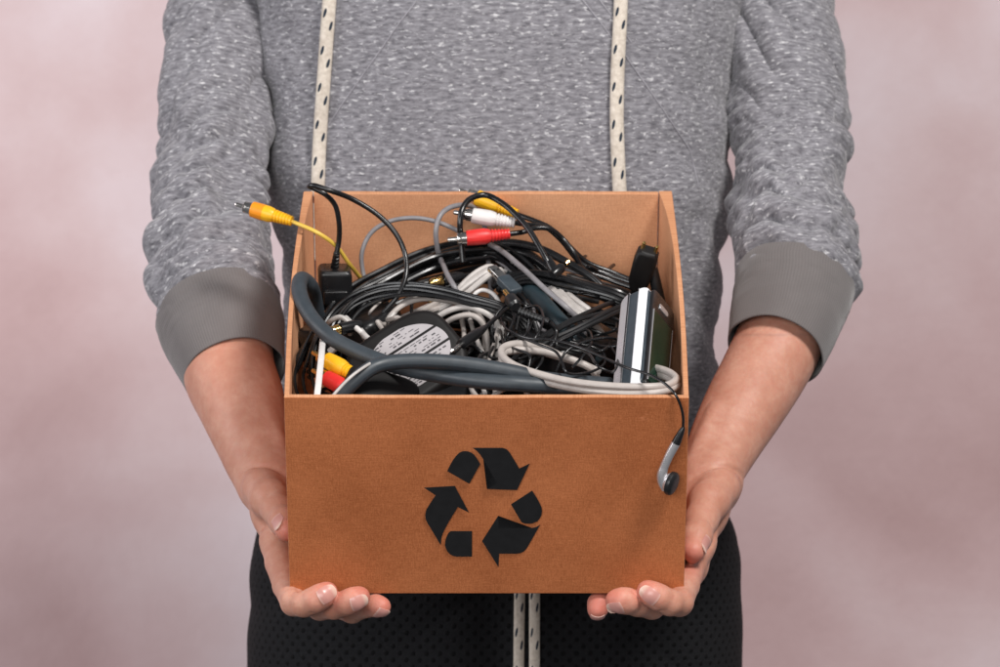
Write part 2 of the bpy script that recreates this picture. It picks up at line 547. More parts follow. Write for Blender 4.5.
# printed recycling symbol
sym = [
 [(210,183),(222,158),(235,135),(248,117),(262,103),(275,96),(288,94),(303,96),(318,102),(330,112),(340,125),(356,152),(308,239)],
 [(323,80),(455,80),(466,83),(475,88),(483,96),(490,105),(530,172),(576,150),(520,267),(386,262),(432,236),(370,130),(355,108),(340,92)],
 [(107,257),(243,249),(306,367),(256,342),(210,420),(190,460),(183,485),(181,512),(120,410),(114,397),(112,380),(114,366),(118,352),(158,290)],
 [(225,450),(320,450),(320,563),(252,563),(235,560),(222,552),(210,540),(203,525),(200,510),(202,490),(208,472),(215,459)],
 [(365,494),(436,382),(438,436),(585,436),(605,432),(622,422),(570,515),(560,530),(548,541),(535,547),(520,550),(440,550),(438,610)],
 [(493,331),(587,270),(608,303),(620,325),(629,345),(631,360),(629,378),(622,392),(612,404),(600,410),(586,415),(570,417),(553,415),(540,410)],
]
import bmesh
bm = bmesh.new()
nface = -EV
for poly in sym:
    vs = []
    for (x, y) in poly:
        px, py = 400 + x / 4.444, 430 + y / 4.444
        d = Vector(((px - 500.0) / F, 1.0, -(py - 333.5) / F)); c = Vector((0, 0, CZ))
        p0 = BO - EV * 0.00062
        t = (p0 - c).dot(EV) / d.dot(EV)
        vs.append(bm.verts.new(c + d * t - box.location))
    f = bm.faces.new(vs)
bmesh.ops.triangulate(bm, faces=bm.faces[:])
geo = bmesh.ops.extrude_face_region(bm, geom=bm.faces[:])
for v in [g for g in geo["geom"] if isinstance(g, bmesh.types.BMVert)]: v.co += EV * 0.0003
bmesh.ops.recalc_face_normals(bm, faces=bm.faces[:])
me = bpy.data.meshes.new("recycling_symbol"); bm.to_mesh(me); bm.free(); me.materials.append(INK)
so = bpy.data.objects.new("recycling_symbol", me); COL.objects.link(so); so.parent = box

# ------------------------------------------------------------------ cables
def cable(label, pts, r, m, group=None, name="cable", cat="cable", parent=None, flat=1.0, seg=12, up=None):
    """pts: (px,py,w mm)"""
    S = spline([bw(*p) if not isinstance(p, Vector) else p for p in pts])
    mb = MB(); tube(mb, S, r * .001, seg=seg, flat=flat, up=up)
    o = mb.build(name, m, parent)
    if parent is None: tag(o, label, cat, group)
    return o

def hank(label, pts, n, r, m, group=None, seed=0, rows=2, parent=None, spread=1.0, name="cable_hank", cat="cable"):
    S = spline([bw(*p) if not isinstance(p, Vector) else p for p in pts], 0.003)
    rd = random.Random(seed)
    mb = MB()
    fr = frames(S, EW)
    cols = max(1, math.ceil(n / rows))
    L = len(S)
    for k in range(n):
        rr = r * .001
        cx = (k % cols - (cols - 1) / 2) * rr * 2.25 * spread; cy = (k // cols - (rows - 1) / 2) * rr * 1.9
        a1, a2, p1, p2 = rd.uniform(.4, 1.6) * rr * spread, rd.uniform(.2, .8) * rr, rd.uniform(0, 6.3), rd.uniform(0, 6.3)
        f1 = rd.uniform(1.5, 3.5)
        i0 = 0 ; i1 = L
        Q = []
        for i in range(i0, i1):
            s = i / L
            t, a, b = fr[i]
            fan = 1 + 0.9 * spread * (abs(s - .5) * 2) ** 2 * rd.choice((1,))
            Q.append(S[i] + b * (cx * fan + a1 * math.sin(f1 * 3.1 * s + p1)) + a * (cy + a2 * math.sin(f1 * 4 * s + p2)))
        tube(mb, Q, rr * rd.uniform(.9, 1.08), seg=8)
    o = mb.build(name, m, parent)
    if parent is None: tag(o, label, cat, group)
    return o

def rca(parent, A, B, grip, ringcol=None, shell=CHROME, scale=1.0, bodymat=None):
    """plug whose pin tip is at A and whose tail points to B"""
    A, B = Vector(A), Vector(B); d = (B - A).normalized(); s = scale
    mb = MB()
    prof = [(14, 4.6), (14.6, 5.5), (20, 5.8), (27, 5.9), (30, 5.3), (31.5, 4.7)]
    t = 31.5
    for k in range(6):
        prof += [(t + .2, 3.9 - k * .12), (t + .9, 3.9 - k * .12), (t + 1.1, 4.7 - k * .18), (t + 2.2, 4.7 - k * .2)]
        t += 2.35
    prof += [(t + .3, 2.0)]
    lathe(mb, A, d, [(a * s, b * s) for a, b in prof], 24)
    g = mb.build("plug_grip", grip, parent)
    mb = MB(); lathe(mb, A, d, [(0 * s, .5 * s), (.6 * s, 1.4 * s), (1.4 * s, 1.7 * s), (9 * s, 1.7 * s)], 14)
    mb.build("pin", shell, g)
    mb = MB(); lathe(mb, A, d, [(7.4 * s, 2.5 * s), (7.4 * s, 3.9 * s), (7.7 * s, 4.2 * s), (9 * s, 4.3 * s), (9.2 * s, 4.0 * s), (10 * s, 4.0 * s), (10.2 * s, 4.5 * s), (14.3 * s, 4.6 * s)], 22)
    mb.build("contact_ring", shell, g)
    return A + d * ((t) * s * .001)

# --- yellow plug that pokes out over the left rim
o = empty("cable", bw(300, 222, 8), "thin yellow cable whose orange-yellow plug pokes out over the left rim", "cable")
A = bw(235, 204, 12); B = bw(305, 225, 6)
tail = rca(o, A, B, YELLOW)
mb = MB(); lathe(mb, A, (B - A), [(13.9, 4.9), (14, 5.75), (20, 5.95), (23.2, 6.0), (23.4, 5.6)], 24); mb.build("colour_band", ORANGE, o)
cable(None, [tail - (B - A).normalized() * .002, bw(318, 233, 4), bw(336, 246, -8), bw(348, 262, -24), bw(358, 275, -40), bw(364, 284, -52), bw(378, 330, -60), bw(352, 330, -66), bw(350, 322, -60)], 1.5, YCORD, parent=o, name="cord")

# --- black charger plug with loop
o = empty("power_plug", bw(334, 290, -45), "black charger plug with ribbed neck whose cord loops above the back left corner", "plug")
C = bw(335, 287, -40)
Xp = Vector((1, .1, 0)).normalized(); Zp = Vector((0, -.35, .94)).normalized(); Yp = Zp.cross(Xp).normalized()
mb = MB(); prism(mb, C, Xp, Zp, Yp, rrect(.024, .030, .004), .022, .003); pb = mb.build("plug_body", JETT, o)
mb = MB(); prism(mb, C - Yp * .010 - Zp * .004, Xp, Zp, Yp, rrect(.018, .011, .002), .008, .0012); mb.build("front_ridge", JETT, pb)
mb = MB(); prism(mb, C + Zp * .012 , Xp, Yp, Zp, rrect(.022, .020, .004), .006, .0012); mb.build("shoulder", JETT, pb)
Q = C + Zp * .014
mb = MB(); pr = []
for k in range(5): pr += [(k * 3.4, 3.2 - k * .2), (k * 3.4 + 1.8, 3.2 - k * .2), (k * 3.4 + 2.0, 2.1), (k * 3.4 + 3.2, 2.1)]
topd = (bw(337, 250, -8) - Q).normalized()
lathe(mb, Q, topd, pr + [(17.5, 1.5)], 14); mb.build("strain_relief", JETT, o)
cable(None, [Q + topd * .016, bw(339, 240, -2), bw(339, 222, 12), bw(335, 205, 24), bw(326, 195, 32), bw(315, 189, 36), bw(309, 186, 38), bw(314, 185.5, 40), bw(328, 190, 38), bw(350, 198, 30), bw(378, 215, 18), bw(396, 234, 6), bw(405, 254, -6), bw(406, 275, -16), bw(399, 294, -26), bw(384, 312, -38), bw(366, 328, -50), bw(340, 345, -62)], 1.9, BLACK, parent=o, name="cord")

# --- mid grey cable with two loops against the back wall
cable("mid grey round cable arching in a loop against the inner back wall", [(392, 330, -60), (372, 296, -54), (363, 272, -40), (362, 252, -26), (371, 233, -14), (388, 222, -8), (410, 218, -6), (434, 221, -8), (458, 231, -14), (478, 246, -26), (500, 262, -36), (530, 284, -44)], 1.7, MIDG)
cable("short grey cable hooking up behind the white and red plugs", [(441, 262, -36), (437, 246, -22), (436, 230, -10), (440, 216, -2), (449, 208, 0), (462, 205, -2), (474, 208, -10), (486, 230, -30), (489, 270, -40), (491, 290, -50), (494, 330, -60)], 1.9, MIDG)

# --- three-headed audio video lead
o = empty("audio_video_cable", bw(515, 225, -15), "black audio video lead with yellow, white and red plugs at the back", "cable")
t1 = rca(o, bw(459, 189.5, -1), bw(530, 220, -14), YELLOW, scale=1.05)
t2 = rca(o, bw(453, 212, 6), bw(519, 223.5, 0), WHITE, scale=1.0)
t3 = rca(o, bw(447, 240, -6), bw(513, 233.5, -4), RED, scale=1.0)
J = [bw(585, 264, -34), bw(612, 276, -42), bw(640, 287, -48), bw(655, 305, -56)]
def follow(dx, dy): return [bw(585 + dx, 264 + dy, -34), bw(612 + dx, 275 + dy, -42), bw(640, 287 + dy, -48), bw(656, 305 + dy, -58)]
cable(None, [t1, bw(535, 221, -12), bw(550, 228, -14), bw(566, 243, -20)] + follow(2, -2), 1.9, BLACK, parent=o, name="cord")
cable(None, [t2, bw(530, 225, -4), bw(545, 227, -8), bw(560, 239, -16)] + follow(-3, 0), 1.9, BLACK, parent=o, name="cord")
cable(None, [t3, bw(523, 232, -4), bw(536, 228, -4), bw(550, 229, -6), bw(562, 238, -14), bw(574, 253, -22)] + follow(-2, 5), 1.9, BLACK, parent=o, name="cord")
# cable looping round the plugs
o = empty("cable", bw(552, 262, -20), "black cable looping over the yellow and white plugs, ending in an angled plug", "cable")
cable(None, [bw(463, 262, -24), bw(461, 240, -10), bw(460, 224, 2), bw(462, 210, 10), bw(470, 199, 14), bw(485, 195, 14), bw(502, 203, 12), bw(516, 215, 8), bw(529, 230, 2), bw(540, 248, -6), bw(549, 264, -14), bw(553, 270, -18)], 2.2, BLACK, parent=o, name="cord")
mb = MB(); q = bw(547, 258, -12); e = bw(556, 274, -18); lathe(mb, q, e - q, [(0, 2.2), (1, 3.2), (10, 3.8), (15, 4.2), (17, 3)], 16)
q2 = bw(555, 273, -17); e2 = bw(568, 262, -14); lathe(mb, q2, e2 - q2, [(-3, 3), (0, 4), (7, 3.6), (9, 2.4)], 16); mb.build("angled_plug", JETT, o)
mb = MB(); lathe(mb, bw(566, 264, -14.5), bw(572, 258, -12) - bw(566, 264, -14.5), [(0, 1.6), (3, 1.6), (4, .8)], 10); mb.build("jack_tip", GOLD, o)

# --- black plug in the right back corner
o = empty("power_plug", bw(642, 285, -40), "black moulded plug with two prongs standing in the back right corner", "plug")
a = bw(635, 292, -42); b = bw(649, 250, -6); d = (b - a).normalized()
sx = Vector((1, -.3, .2)); sx = (sx - d * sx.dot(d)).normalized(); sy = d.cross(sx)
mb = MB(); C = a.lerp(b, .56)
prism(mb, C, sx, d, sy, [(-.004, -.018), (.004, -.018), (.0075, -.010), (.0085, .006), (.0078, .014), (.005, .017), (-.005, .017), (-.0078, .014), (-.0085, .006), (-.0075, -.010)], .014, .003); pb = mb.build("plug_body", BROWNB, o)
for s in (-1, 1):
    mb = MB(); lathe(mb, C + d * .016 + sx * (.0048 * s), d, [(0, 1.5), (5, 1.5), (6, .8)], 10); mb.build("prong", GOLD, pb)
mb = MB(); lathe(mb, C - d * .017, -d, [(0, 3.6), (8, 2.8), (12, 2.2)], 14); mb.build("strain_relief", JETT, o)
cable(None, [C - d * .027, bw(634, 308, -56), bw(622, 330, -62), bw(600, 345, -64)], 2.2, BLACK, parent=o, name="cord")
# a ribbed socket beside it
cable("thick black cable sinking beside the player in the back right corner", [(652, 268, -24), (656, 285, -36), (660, 305, -50), (655, 335, -62)], 4.2, BLACK2)

# --- black hanks
hank("large black hank arching across the back under the red plug", [(330, 372, -66), (334, 336, -56), (352, 300, -46), (392, 275, -38), (430, 258, -34), (470, 250, -30), (500, 250, -30), (522, 262, -34), (545, 285, -44), (556, 318, -58)], 12, 2.0, BLACK, seed=3, rows=3, group="black cable hanks")
hank("black hank fanned out below the grey hooked cable", [(334, 376, -70), (340, 340, -62), (362, 306, -56), (400, 288, -50), (445, 274, -48), (490, 266, -46), (515, 270, -50)], 11, 1.7, BLACK2, seed=4, rows=2, group="black cable hanks", spread=1.4)
hank("flat black hank crossing in front of the pale grey loops", [(326, 356, -58), (336, 324, -46), (352, 305, -36), (378, 293, -28), (408, 289.5, -24), (440, 293, -24), (472, 301, -26), (500, 309, -30), (522, 322, -40), (540, 345, -54)], 7, 1.6, BLACK, seed=5, rows=2, group="black cable hanks", spread=.95)
hank("black hank of parallel strands running to the silver player", [(500, 292, -40), (516, 279, -34), (535, 276, -30), (560, 281, -30), (590, 289, -31), (618, 298, -34), (640, 312, -44), (650, 340, -56)], 8, 1.7, BLACK, seed=6, rows=2, group="black cable hanks", spread=.85)
cable("thick black cable sweeping from under the red plug to the right", [(452, 262, -38), (480, 247, -28), (510, 243, -24), (540, 249, -24), (566, 262, -28), (592, 278, -34), (612, 298, -44), (640, 330, -60)], 3.1, BLACK)
cable("thin black cable arching just below the thicker one", [(470, 262, -36), (500, 251, -28), (525, 254, -28), (548, 268, -32), (560, 285, -40), (590, 310, -52), (602, 340, -60)], 1.8, BLACK)
hank("pair of black cables rising diagonally toward the silver player", [(512, 372, -52), (530, 352, -40), (552, 337, -32), (575, 326, -28), (598, 316, -28), (618, 307, -32), (636, 302, -38)], 4, 1.8, BLACK2, seed=8, rows=1, group="black cable hanks")
hank("curved black strands pressed against the left wall", [(336, 318, -48), (319, 336, -42), (312, 356, -40), (311, 378, -42), (318, 396, -50), (334, 405, -58)], 5, 1.3, BLACK, seed=9, rows=1, group="black cable hanks", spread=1.2)

# --- pale cables
hank("pale grey flat ribbon leading up to the metal plug", [(432, 312, -52), (450, 300, -42), (470, 284, -34), (488, 271, -28), (496, 268, -28), (505, 280, -40)], 3, 2.1, LIGHTG, seed=11, rows=1, spread=.8, name="ribbon_cable")
cable("straight grey cable slanting in front of the black hank", [(436, 250, -40), (442, 262, -30), (448, 276, -26), (455, 288, -28), (466, 312, -50)], 1.9, MIDG)
cable("long mid grey cable running diagonally down to the centre", [(470, 238, -34), (497, 248, -22), (520, 266, -18), (545, 289, -18), (566, 307, -22), (580, 322, -34), (588, 350, -54)], 2.0, MIDG)
hank("pale grey double cable slanting behind the diagonal grey one", [(520, 262, -50), (545, 275, -44), (562, 292, -34), (576, 304, -32), (588, 314, -36), (600, 335, -56)], 3, 2.7, LIGHTG, seed=12, rows=1, spread=.8, name="ribbon_cable")
cable("white cable curving under the thick black sweep", [(495, 280, -46), (515, 266, -40), (530, 265, -38), (545, 270, -38), (556, 280, -42), (570, 300, -56)], 2.4, WHITE)
cable("pale grey cable looping tall beside the gold connector", [(376, 345, -56), (383, 328, -46), (393, 313, -38), (405, 304, -34), (422, 299, -32), (444, 300, -32), (466, 306, -36), (482, 320, -48), (485, 350, -60)], 2.0, WARMG, group="pale looped cables")
cable("pale grey cable, leftmost short arc left of the tall loop", [(372, 340, -56), (380, 330, -48), (390, 318, -40), (402, 304, -36), (414, 297, -36), (425, 298, -42)], 1.9, LIGHTG, group="pale looped cables")
cable("pale grey cable arching right of the labelled adapter", [(420, 345, -58), (434, 321, -42), (448, 311, -34), (466, 307, -30), (482, 311, -30), (495, 320, -36), (502, 342, -52)], 2.2, LIGHTG, group="pale looped cables")
cable("pale grey inner arc nested under a wider pale arc", [(430, 350, -60), (444, 325, -42), (457, 317, -34), (470, 315, -32), (479, 319, -34), (486, 332, -44), (488, 360, -60)], 2.0, WARMG, group="pale looped cables")
hank("broad pale cable band lying low behind the labelled adapter", [(362, 352, -62), (385, 333, -54), (410, 318, -48), (438, 303, -46), (462, 292, -48)], 3, 2.1, WARMG, seed=13, rows=1, spread=.8, name="ribbon_cable")
cable("white small hoop left of the metal plug", [(470, 312, -44), (474, 295, -32), (482, 290, -29), (492, 293, -29), (499, 302, -32), (506, 318, -42)], 1.5, WHITE)
for i, (a, lab) in enumerate([
    ([(462, 320, -50), (464, 335, -48), (462, 362, -52)], "thin pale cable dropping straight below the nested arcs"),
    ([(470, 320, -52), (476, 338, -48), (486, 360, -52)], "thin pale cable slanting right below the nested arcs"),
    ([(498, 330, -40), (494, 345, -36), (488, 362, -38), (482, 378, -44)], "pale flat cable falling behind the thick slate cable"),
    ([(504, 324, -42), (500, 340, -38), (497, 355, -40), (502, 372, -46)], "pale cable just left of the coiled warm grey cable"),
    ([(478, 398, -36), (473, 392, -34), (470, 384, -40)], "pale cable end above the front rim, centre"),
    ([(487, 401, -32), (484, 391, -32), (480, 380, -42)], "second pale cable end from the centre above the front rim"),
    ([(497, 402, -30), (495, 391, -32), (496, 380, -44)], "third pale cable end above the front rim"),
    ([(492, 397, -30), (505, 389, -26), (522, 388, -28), (530, 398, -34)], "pale cable lying flat just above the front rim"),
    ([(385, 266, -62), (386, 300, -58), (398, 330, -58)], "pale cable standing behind the black hank at left"),
    ]):
    cable(lab, a, 1.7, LIGHTG if i % 2 else WARMG, group="pale looped cables")
cable("white flat strap standing at the left front corner", [(316, 404, -12), (318, 388, -7), (321, 360, -6), (323, 338, -14), (325, 326, -26)], 2.2, WHITE, flat=.45, name="strap", cat="strap", up=Vector((0, -1, .3)))
cable("small white ring of cable by the gold connector at left", [(326, 330, -44), (331, 321, -30), (340, 317, -26), (348, 322, -28), (350, 334, -40)], 1.9, LIGHTG)
cable("pale pointed cable end left of the labelled adapter", [(346, 318, -34), (354, 326, -30), (361, 332, -32), (366, 340, -44)], 2.0, WHITE)
cable("pale pinkish cable end crossing above the slate cable", [(360, 330, -36), (367, 338, -30), (378, 346, -28), (388, 354, -36)], 2.3, WHITE)
cable("grey stub between the slate cable and the yellow plug", [(330, 352, -44), (340, 344, -38), (350, 345, -42)], 2.8, LIGHTG)
cable("grey upright stub right of the yellow plug", [(350, 372, -46), (354, 360, -38), (358, 350, -44)], 2.6, LIGHTG)

# --- thick slate cable
cable("thick slate grey cable dropping from the left rim across the front", [bw(318, 318, -50), bw(314, 296, -28), bw(309, 284, -8), bw(302, 279, 0), bw(299, 288, 2), bw(303, 303, 0), bw(314, 321, -4), bw(332, 338, -8), bw(356, 351, -12), bw(388, 363.5, -13), bw(420, 371.5, -13), bw(450, 377, -13), bw(480, 381, -13), bw(520, 384, -14), bw(562, 387, -20), bw(600, 391, -34)], 5.5, SLATE, seg=24)
cable("thick slate grey cable arching up from the front left corner", [(326, 412, -26), (343, 393, -14), (358, 378, -5), (372, 368, -1), (388, 363, 0), (415, 361, 0), (450, 362.5, -2), (482, 366.5, -5), (512, 372, -9), (545, 379, -18), (610, 385, -36)], 5.3, SLATE, seg=24)
cable("thin white-edged wire hugging the arching slate cable", [(322, 410, -14), (338, 390, -4), (352, 376, 2), (366, 366, 4), (376, 361, 0)], 1.1, LIGHTG)
cable("thick dark teal cable slanting down in the middle of the box", [(505, 272, -50), (522, 284, -42), (540, 300, -38), (560, 322, -38), (580, 342, -46), (600, 360, -58)], 6.2, TEAL, seg=20)

# --- warm grey double coil at the front right
coil = [(560, 355, -40), (536, 346, -22), (515, 344, -16), (503, 348, -14), (502, 355, -13), (512, 364, -11), (535, 373, -9), (570, 381.5, -7), (610, 386, -6), (645, 387, -6), (668, 385, -8), (676, 379.5, -10), (672, 374, -14), (660, 369, -20), (640, 366, -30)]
coil2 = [(600, 372, -40), (570, 359, -30), (545, 352, -24), (524, 350, -20), (509, 350, -18), (502, 357, -16), (504, 364, -16), (520, 373, -15), (550, 383, -13), (590, 390.5, -11), (630, 393.5, -10), (660, 392, -10), (675, 387, -12), (676, 383, -15), (664, 376, -22), (645, 372, -32)]
o = empty("coiled_cable", bw(590, 380, -14), "warm light grey cable coiled twice along the front right rim", "cable")
cable(None, coil, 2.6, WARMG, parent=o, name="cable_turn", seg=16)
cable(None, coil2, 2.6, WARMG, parent=o, name="cable_turn", seg=16)
cable(None, [(505, 352, -17), (530, 350, -24), (560, 357, -30), (590, 368, -36), (600, 385, -52)], 2.6, WARMG, parent=o, name="cable_turn", seg=16)

# --- plugs at the lower left
o = empty("audio_video_cable", bw(335, 372, -34), "yellow and red plugs lying side by side at the front left", "cable")
rca(o, bw(312, 352, -16), bw(362, 379, -18), YELLOW, shell=GOLD, scale=1.05)
rca(o, bw(312, 370, -22), bw(356, 394, -24), RED, shell=GOLD, scale=1.0)
hank(None, [(345, 370, -44), (365, 385, -52), (385, 400, -60)], 3, 1.7, BLACK, parent=o, name="cord")
# gold connectors
for px, py, w, lab in ((437, 282, -32, "gold barrel connector between the black hanks"), (334, 331, -28, "small gold connector beside the slate cable at left"), (434, 297, -40, "lower gold connector half under the flat black hank")):
    o = empty("connector", bw(px, py, w), lab, "connector", "gold connectors")
    mb = MB(); q = bw(px - 5, py + 1, w - 2); dd = Vector((1, .5, .25)); lathe(mb, q, dd, [(-2, 2), (0, 3.6), (3, 3.8), (3.2, 3.3), (5, 3.3), (5.2, 3.8), (8, 3.8), (9, 2.2)], 18); mb.build("contact_ring", GOLD, o)
    mb = MB(); lathe(mb, q, dd, [(8.5, 4.2), (9, 4.6), (20, 4.2), (26, 2.4)], 16); mb.build("plug_grip", JETT, o)

# --- bricks
def brick(name, label, C, X, n, a, b, h, m, e=2.6, cat="adapter", bev=.005):
    X = X.normalized(); n = (n - X * n.dot(X)).normalized(); Y = n.cross(X).normalized()
    o = empty(name, C, label, cat)
    mb = MB(); prism(mb, C, X, Y, n, sellipse(a, b, e), h, bev, steps=6)
    return o, mb.build("case", m, o), X, Y, n
C = bw(407, 367, -34)
ad, case, X, Y, n = brick("power_adapter", "rounded black adapter with a grey printed sticker, under the slate cables", C, Vector((.80, .22, .52)), Vector((.0, -.86, .50)), .041, .032, .022, BROWNB, e=3.3)
# sticker: three strips of an oval, with unreadable small print
def strip(y0, y1, A_, B_, cut=None):
    pts = []
    for k in range(25):
        y = y0 + (y1 - y0) * k / 24; pts.append((A_ * math.sqrt(max(0, 1 - (y / B_) ** 2)), y))
    for k in range(25):
        y = y1 + (y0 - y1) * k / 24; pts.append((-A_ * math.sqrt(max(0, 1 - (y / B_) ** 2)), y))
    return pts
rd = random.Random(5)
for y0, y1 in ((.0105, .0225), (-.0035, .0085), (-.0225, -.0055)):
    pl = strip(y0, y1, .031, .023)
    mb = MB(); V = [C + X * (x + .003) + Y * y + n * .0113 for x, y in pl]; V2 = [v - n * .0006 for v in V]
    k = len(V); mb.add(V + V2, [tuple(range(k))] + [(i, i + k, (i + 1) % k + k, (i + 1) % k) for i in range(k)])
    st = mb.build("sticker", LABELM, case, smooth=False)
    mb = MB()
    yy = y0 + .0015
    row = 0
    while yy < y1 - .001:
        xm = .031 * math.sqrt(max(0, 1 - (yy / .023) ** 2)) - .003
        x = -xm
        while x < xm - .003:
            wd = rd.uniform(.001, .0045)
            if rd.random() < .72:
                h_ = .00055 if row % 3 else .0011
                q = [(x, yy), (x + wd, yy), (x + wd, yy + h_), (x, yy + h_)]
                mb.add([C + X * (a_ + .003) + Y * b_ + n * .01145 for a_, b_ in q], [(0, 1, 2, 3)])
            x += wd + rd.uniform(.0005, .0022)
        yy += .0021; row += 1
    if mb.v: mb.build("small_print", STK, st, smooth=False)
cable(None, [C - X * .046 + n * 0, C - X * .06 - n * .01, bw(345, 400, -60)], 2.2, BLACK, parent=ad, name="cord")
brick("power_adapter", "flat dark brown adapter lying behind the front rim at left", bw(380, 395, -30), Vector((.95, .15, -.3)), Vector((.1, -.75, .65)), .026, .016, .020, BROWNB, e=4)
brick("power_adapter", "black brick buried in the middle behind the slate cables", bw(440, 395, -52), Vector((.9, .3, .1)), Vector((0, -.5, .8)), .04, .025, .025, JETT, e=4)
brick("power_adapter", "black square adapter buried right of the centre", bw(570, 352, -62), Vector((.8, .5, .1)), Vector((0, -.4, .9)), .035, .03, .03, JETT, e=5)
brick("power_adapter", "black adapter sunk at the left behind the slate cable", bw(352, 336, -62), Vector((.8, -.5, .1)), Vector((0, -.4, .9)), .035, .026, .03, JETT, e=5)

# --- headphone plug with silver tip
o = empty("audio_plug", bw(480, 335, -20), "slim black audio plug with a banded silver tip pointing left", "plug")
a = bw(451, 352, -16); b = bw(500, 317, -20)
mb = MB(); d = b - a
lathe(mb, a, d, [(0, .3), (.8, 1.2), (1.6, 1.0), (2, 1.6), (5, 1.6), (5.1, 1.3), (5.5, 1.3), (5.6, 1.6), (8.5, 1.6), (8.6, 1.3), (9, 1.3), (9.1, 1.7), (13, 1.7)], 14); mb.build("jack_tip", CHROME, o)
mb = MB(); lathe(mb, a, d, [(13, 1.8), (13.2, 3.6), (15, 3.9), (34, 3.7), (40, 3.0), (46, 2.1)], 18); mb.build("plug_grip", BLACK, o)
cable(None, [a + d.normalized() * .044, bw(512, 306, -24), bw(524, 305, -28), bw(533, 318, -34), bw(540, 340, -46)], 1.7, BLACK, parent=o, name="cord")
# --- metal USB style plug
o = empty("usb_plug", bw(503, 282, -14), "flat silver metal plug with black housing at the centre", "plug")
a = bw(491, 267, -12); b = bw(514, 290, -18); d = (b - a).normalized(); sx = Vector((1, -.1, 1)); sx = (sx - d * sx.dot(d)).normalized(); sy = d.cross(sx)
d0 = a
sy2 = Vector((.1,-.5,.8)); sy = (sy2 - d * sy2.dot(d)).normalized(); sx = d.cross(sy)
mb = MB(); prism(mb, a + d * (.0075), d, sx, sy, rrect(.014, .0072, .0006, 2), .0036, .0004); mb.build("metal_shell", CHROME, o)
mb = MB(); prism(mb, a + d * .0235, d, sx, sy, rrect(.019, .0105, .002), .0065, .0015); mb.build("housing", BLUEG, o)
for s in (-1, 1):
    mb = MB(); prism(mb, a + d * .006 + sx * .0018 * s + sy * .00185, d, sx, sy, rrect(.0018, .0015, .0002, 2), .0004, .0001); mb.build("slot", INK, o)
cable(None, [a + d * .031, bw(524, 300, -26), bw(530, 318, -36), bw(525, 345, -50)], 2.0, BLACK, parent=o, name="cord")
# --- gold barrel jack with ribbed neck
o = empty("audio_plug", bw(520, 308, -14), "black plug with a gold tip and coiled strain relief at the centre", "plug")
a = bw(504, 290, -12); b = bw(517, 308, -12); d = b - a
mb = MB(); lathe(mb, a, d, [(0, .4), (1, 1.4), (2, 1.2), (2.3, 1.7), (7, 1.7), (7.1, 1.4), (7.6, 1.4), (7.7, 1.8), (14, 1.9)], 14); mb.build("jack_tip", GOLD, o)
mb = MB(); lathe(mb, a, d, [(13.6, 3), (14, 4.6), (20, 5), (24, 4.6), (26, 3)], 18); mb.build("plug_grip", BLACK2, o)
q = bw(519, 311, -13); e = bw(549, 322, -18)
mb = MB(); pr = []
for k in range(9): pr += [(k * 2.5, 3.3 - k * .1), (k * 2.5 + 1.3, 3.3 - k * .1), (k * 2.5 + 1.5, 2.2), (k * 2.5 + 2.4, 2.2)]
lathe(mb, q, e - q, pr, 14); mb.build("strain_relief", BLACK2, o)
cable(None, [e, bw(556, 330, -24), bw(552, 345, -30), bw(535, 355, -40)], 1.8, BLACK, parent=o, name="cord")

# --- silver media player
o = empty("media_player", bw(634, 375, -38), "silver and dark pocket media player with a green-black screen, standing at the right", "media player")
P0 = loc(.2145 + .0125, .066, -.032); 
bot = bw(627, 388, -24); top = bw(636, 293, -2)
Lz = (top - bot); LL = Lz.length + .004; Lz.normalize()
vd = (Vector((0, 0, CZ)) - bot).normalized()
nn = (vd - Lz * vd.dot(Lz)).normalized()
ss = nn.cross(Lz) ; ss = ss if ss.x > 0 else -ss
ang = R(37)
nS = (nn * math.cos(ang) - ss * math.sin(ang)).normalized()     # normal of the narrow side
nF = (ss * math.cos(ang) + nn * math.sin(ang)).normalized()     # normal of the screen face
TK, WD = .0235, .031
ctr = (bot + top) / 2 - nS * (WD / 2) 
def clip_x(pl, x0, x1):
    for sg, lim in ((1, x0), (-1, -x1)):
        out = []
        for i in range(len(pl)):
            a_, b_ = pl[i], pl[(i + 1) % len(pl)]
            ia, ib = sg * a_[0] >= lim, sg * b_[0] >= lim
            if ia: out.append(a_)
            if ia != ib:
                t_ = (lim / sg - a_[0]) / (b_[0] - a_[0]); out.append((lim / sg, a_[1] + (b_[1] - a_[1]) * t_))
        pl = out
    return pl
oc = rrect(TK, LL, .0085, 8)
mb = MB(); prism(mb, ctr, nF, Lz, nS, oc, WD, .0012)
body = mb.build("body", BLUEG, o)
ob = rrect(TK + .001, LL + .001, .009, 8)
for x0, x1, mt in ((-.02, -.0050, SILVER), (.0022, .0102, BRIGHT)):
    mb = MB(); prism(mb, ctr, nF, Lz, nS, clip_x(ob, x0, x1), WD + .0016, .0011, steps=4); mb.build("side_band", mt, body)
mb = MB(); prism(mb, ctr + nF * (TK / 2 + .0004), nS, Lz, nF, rrect(WD - .003, LL - .003, .005), .003, .0008); fp = mb.build("face_plate", JETT, body)
mb = MB(); prism(mb, ctr + nF * (TK / 2 + .0020) - Lz * .008, nS, Lz, nF, rrect(WD - .008, LL - .030, .001), .0014, .0004); mb.build("screen", SCREEN, fp)
mb = MB(); prism(mb, ctr + nF * (TK / 2 + .0020) + Lz * (LL / 2 - .013), nS, Lz, nF, rrect(.011, .005, .002), .0012, .0004); mb.build("button", SILVER, fp)
for s in (-1, 1):
    mb = MB(); prism(mb, ctr + nF * (TK / 2 + .0020) - Lz * .008 + nS * (s * (WD - .0072) / 2), nS, Lz, nF, rrect(.0006, LL - .030, .0002), .0018, .0002); mb.build("screen_frame", SILVER, fp)

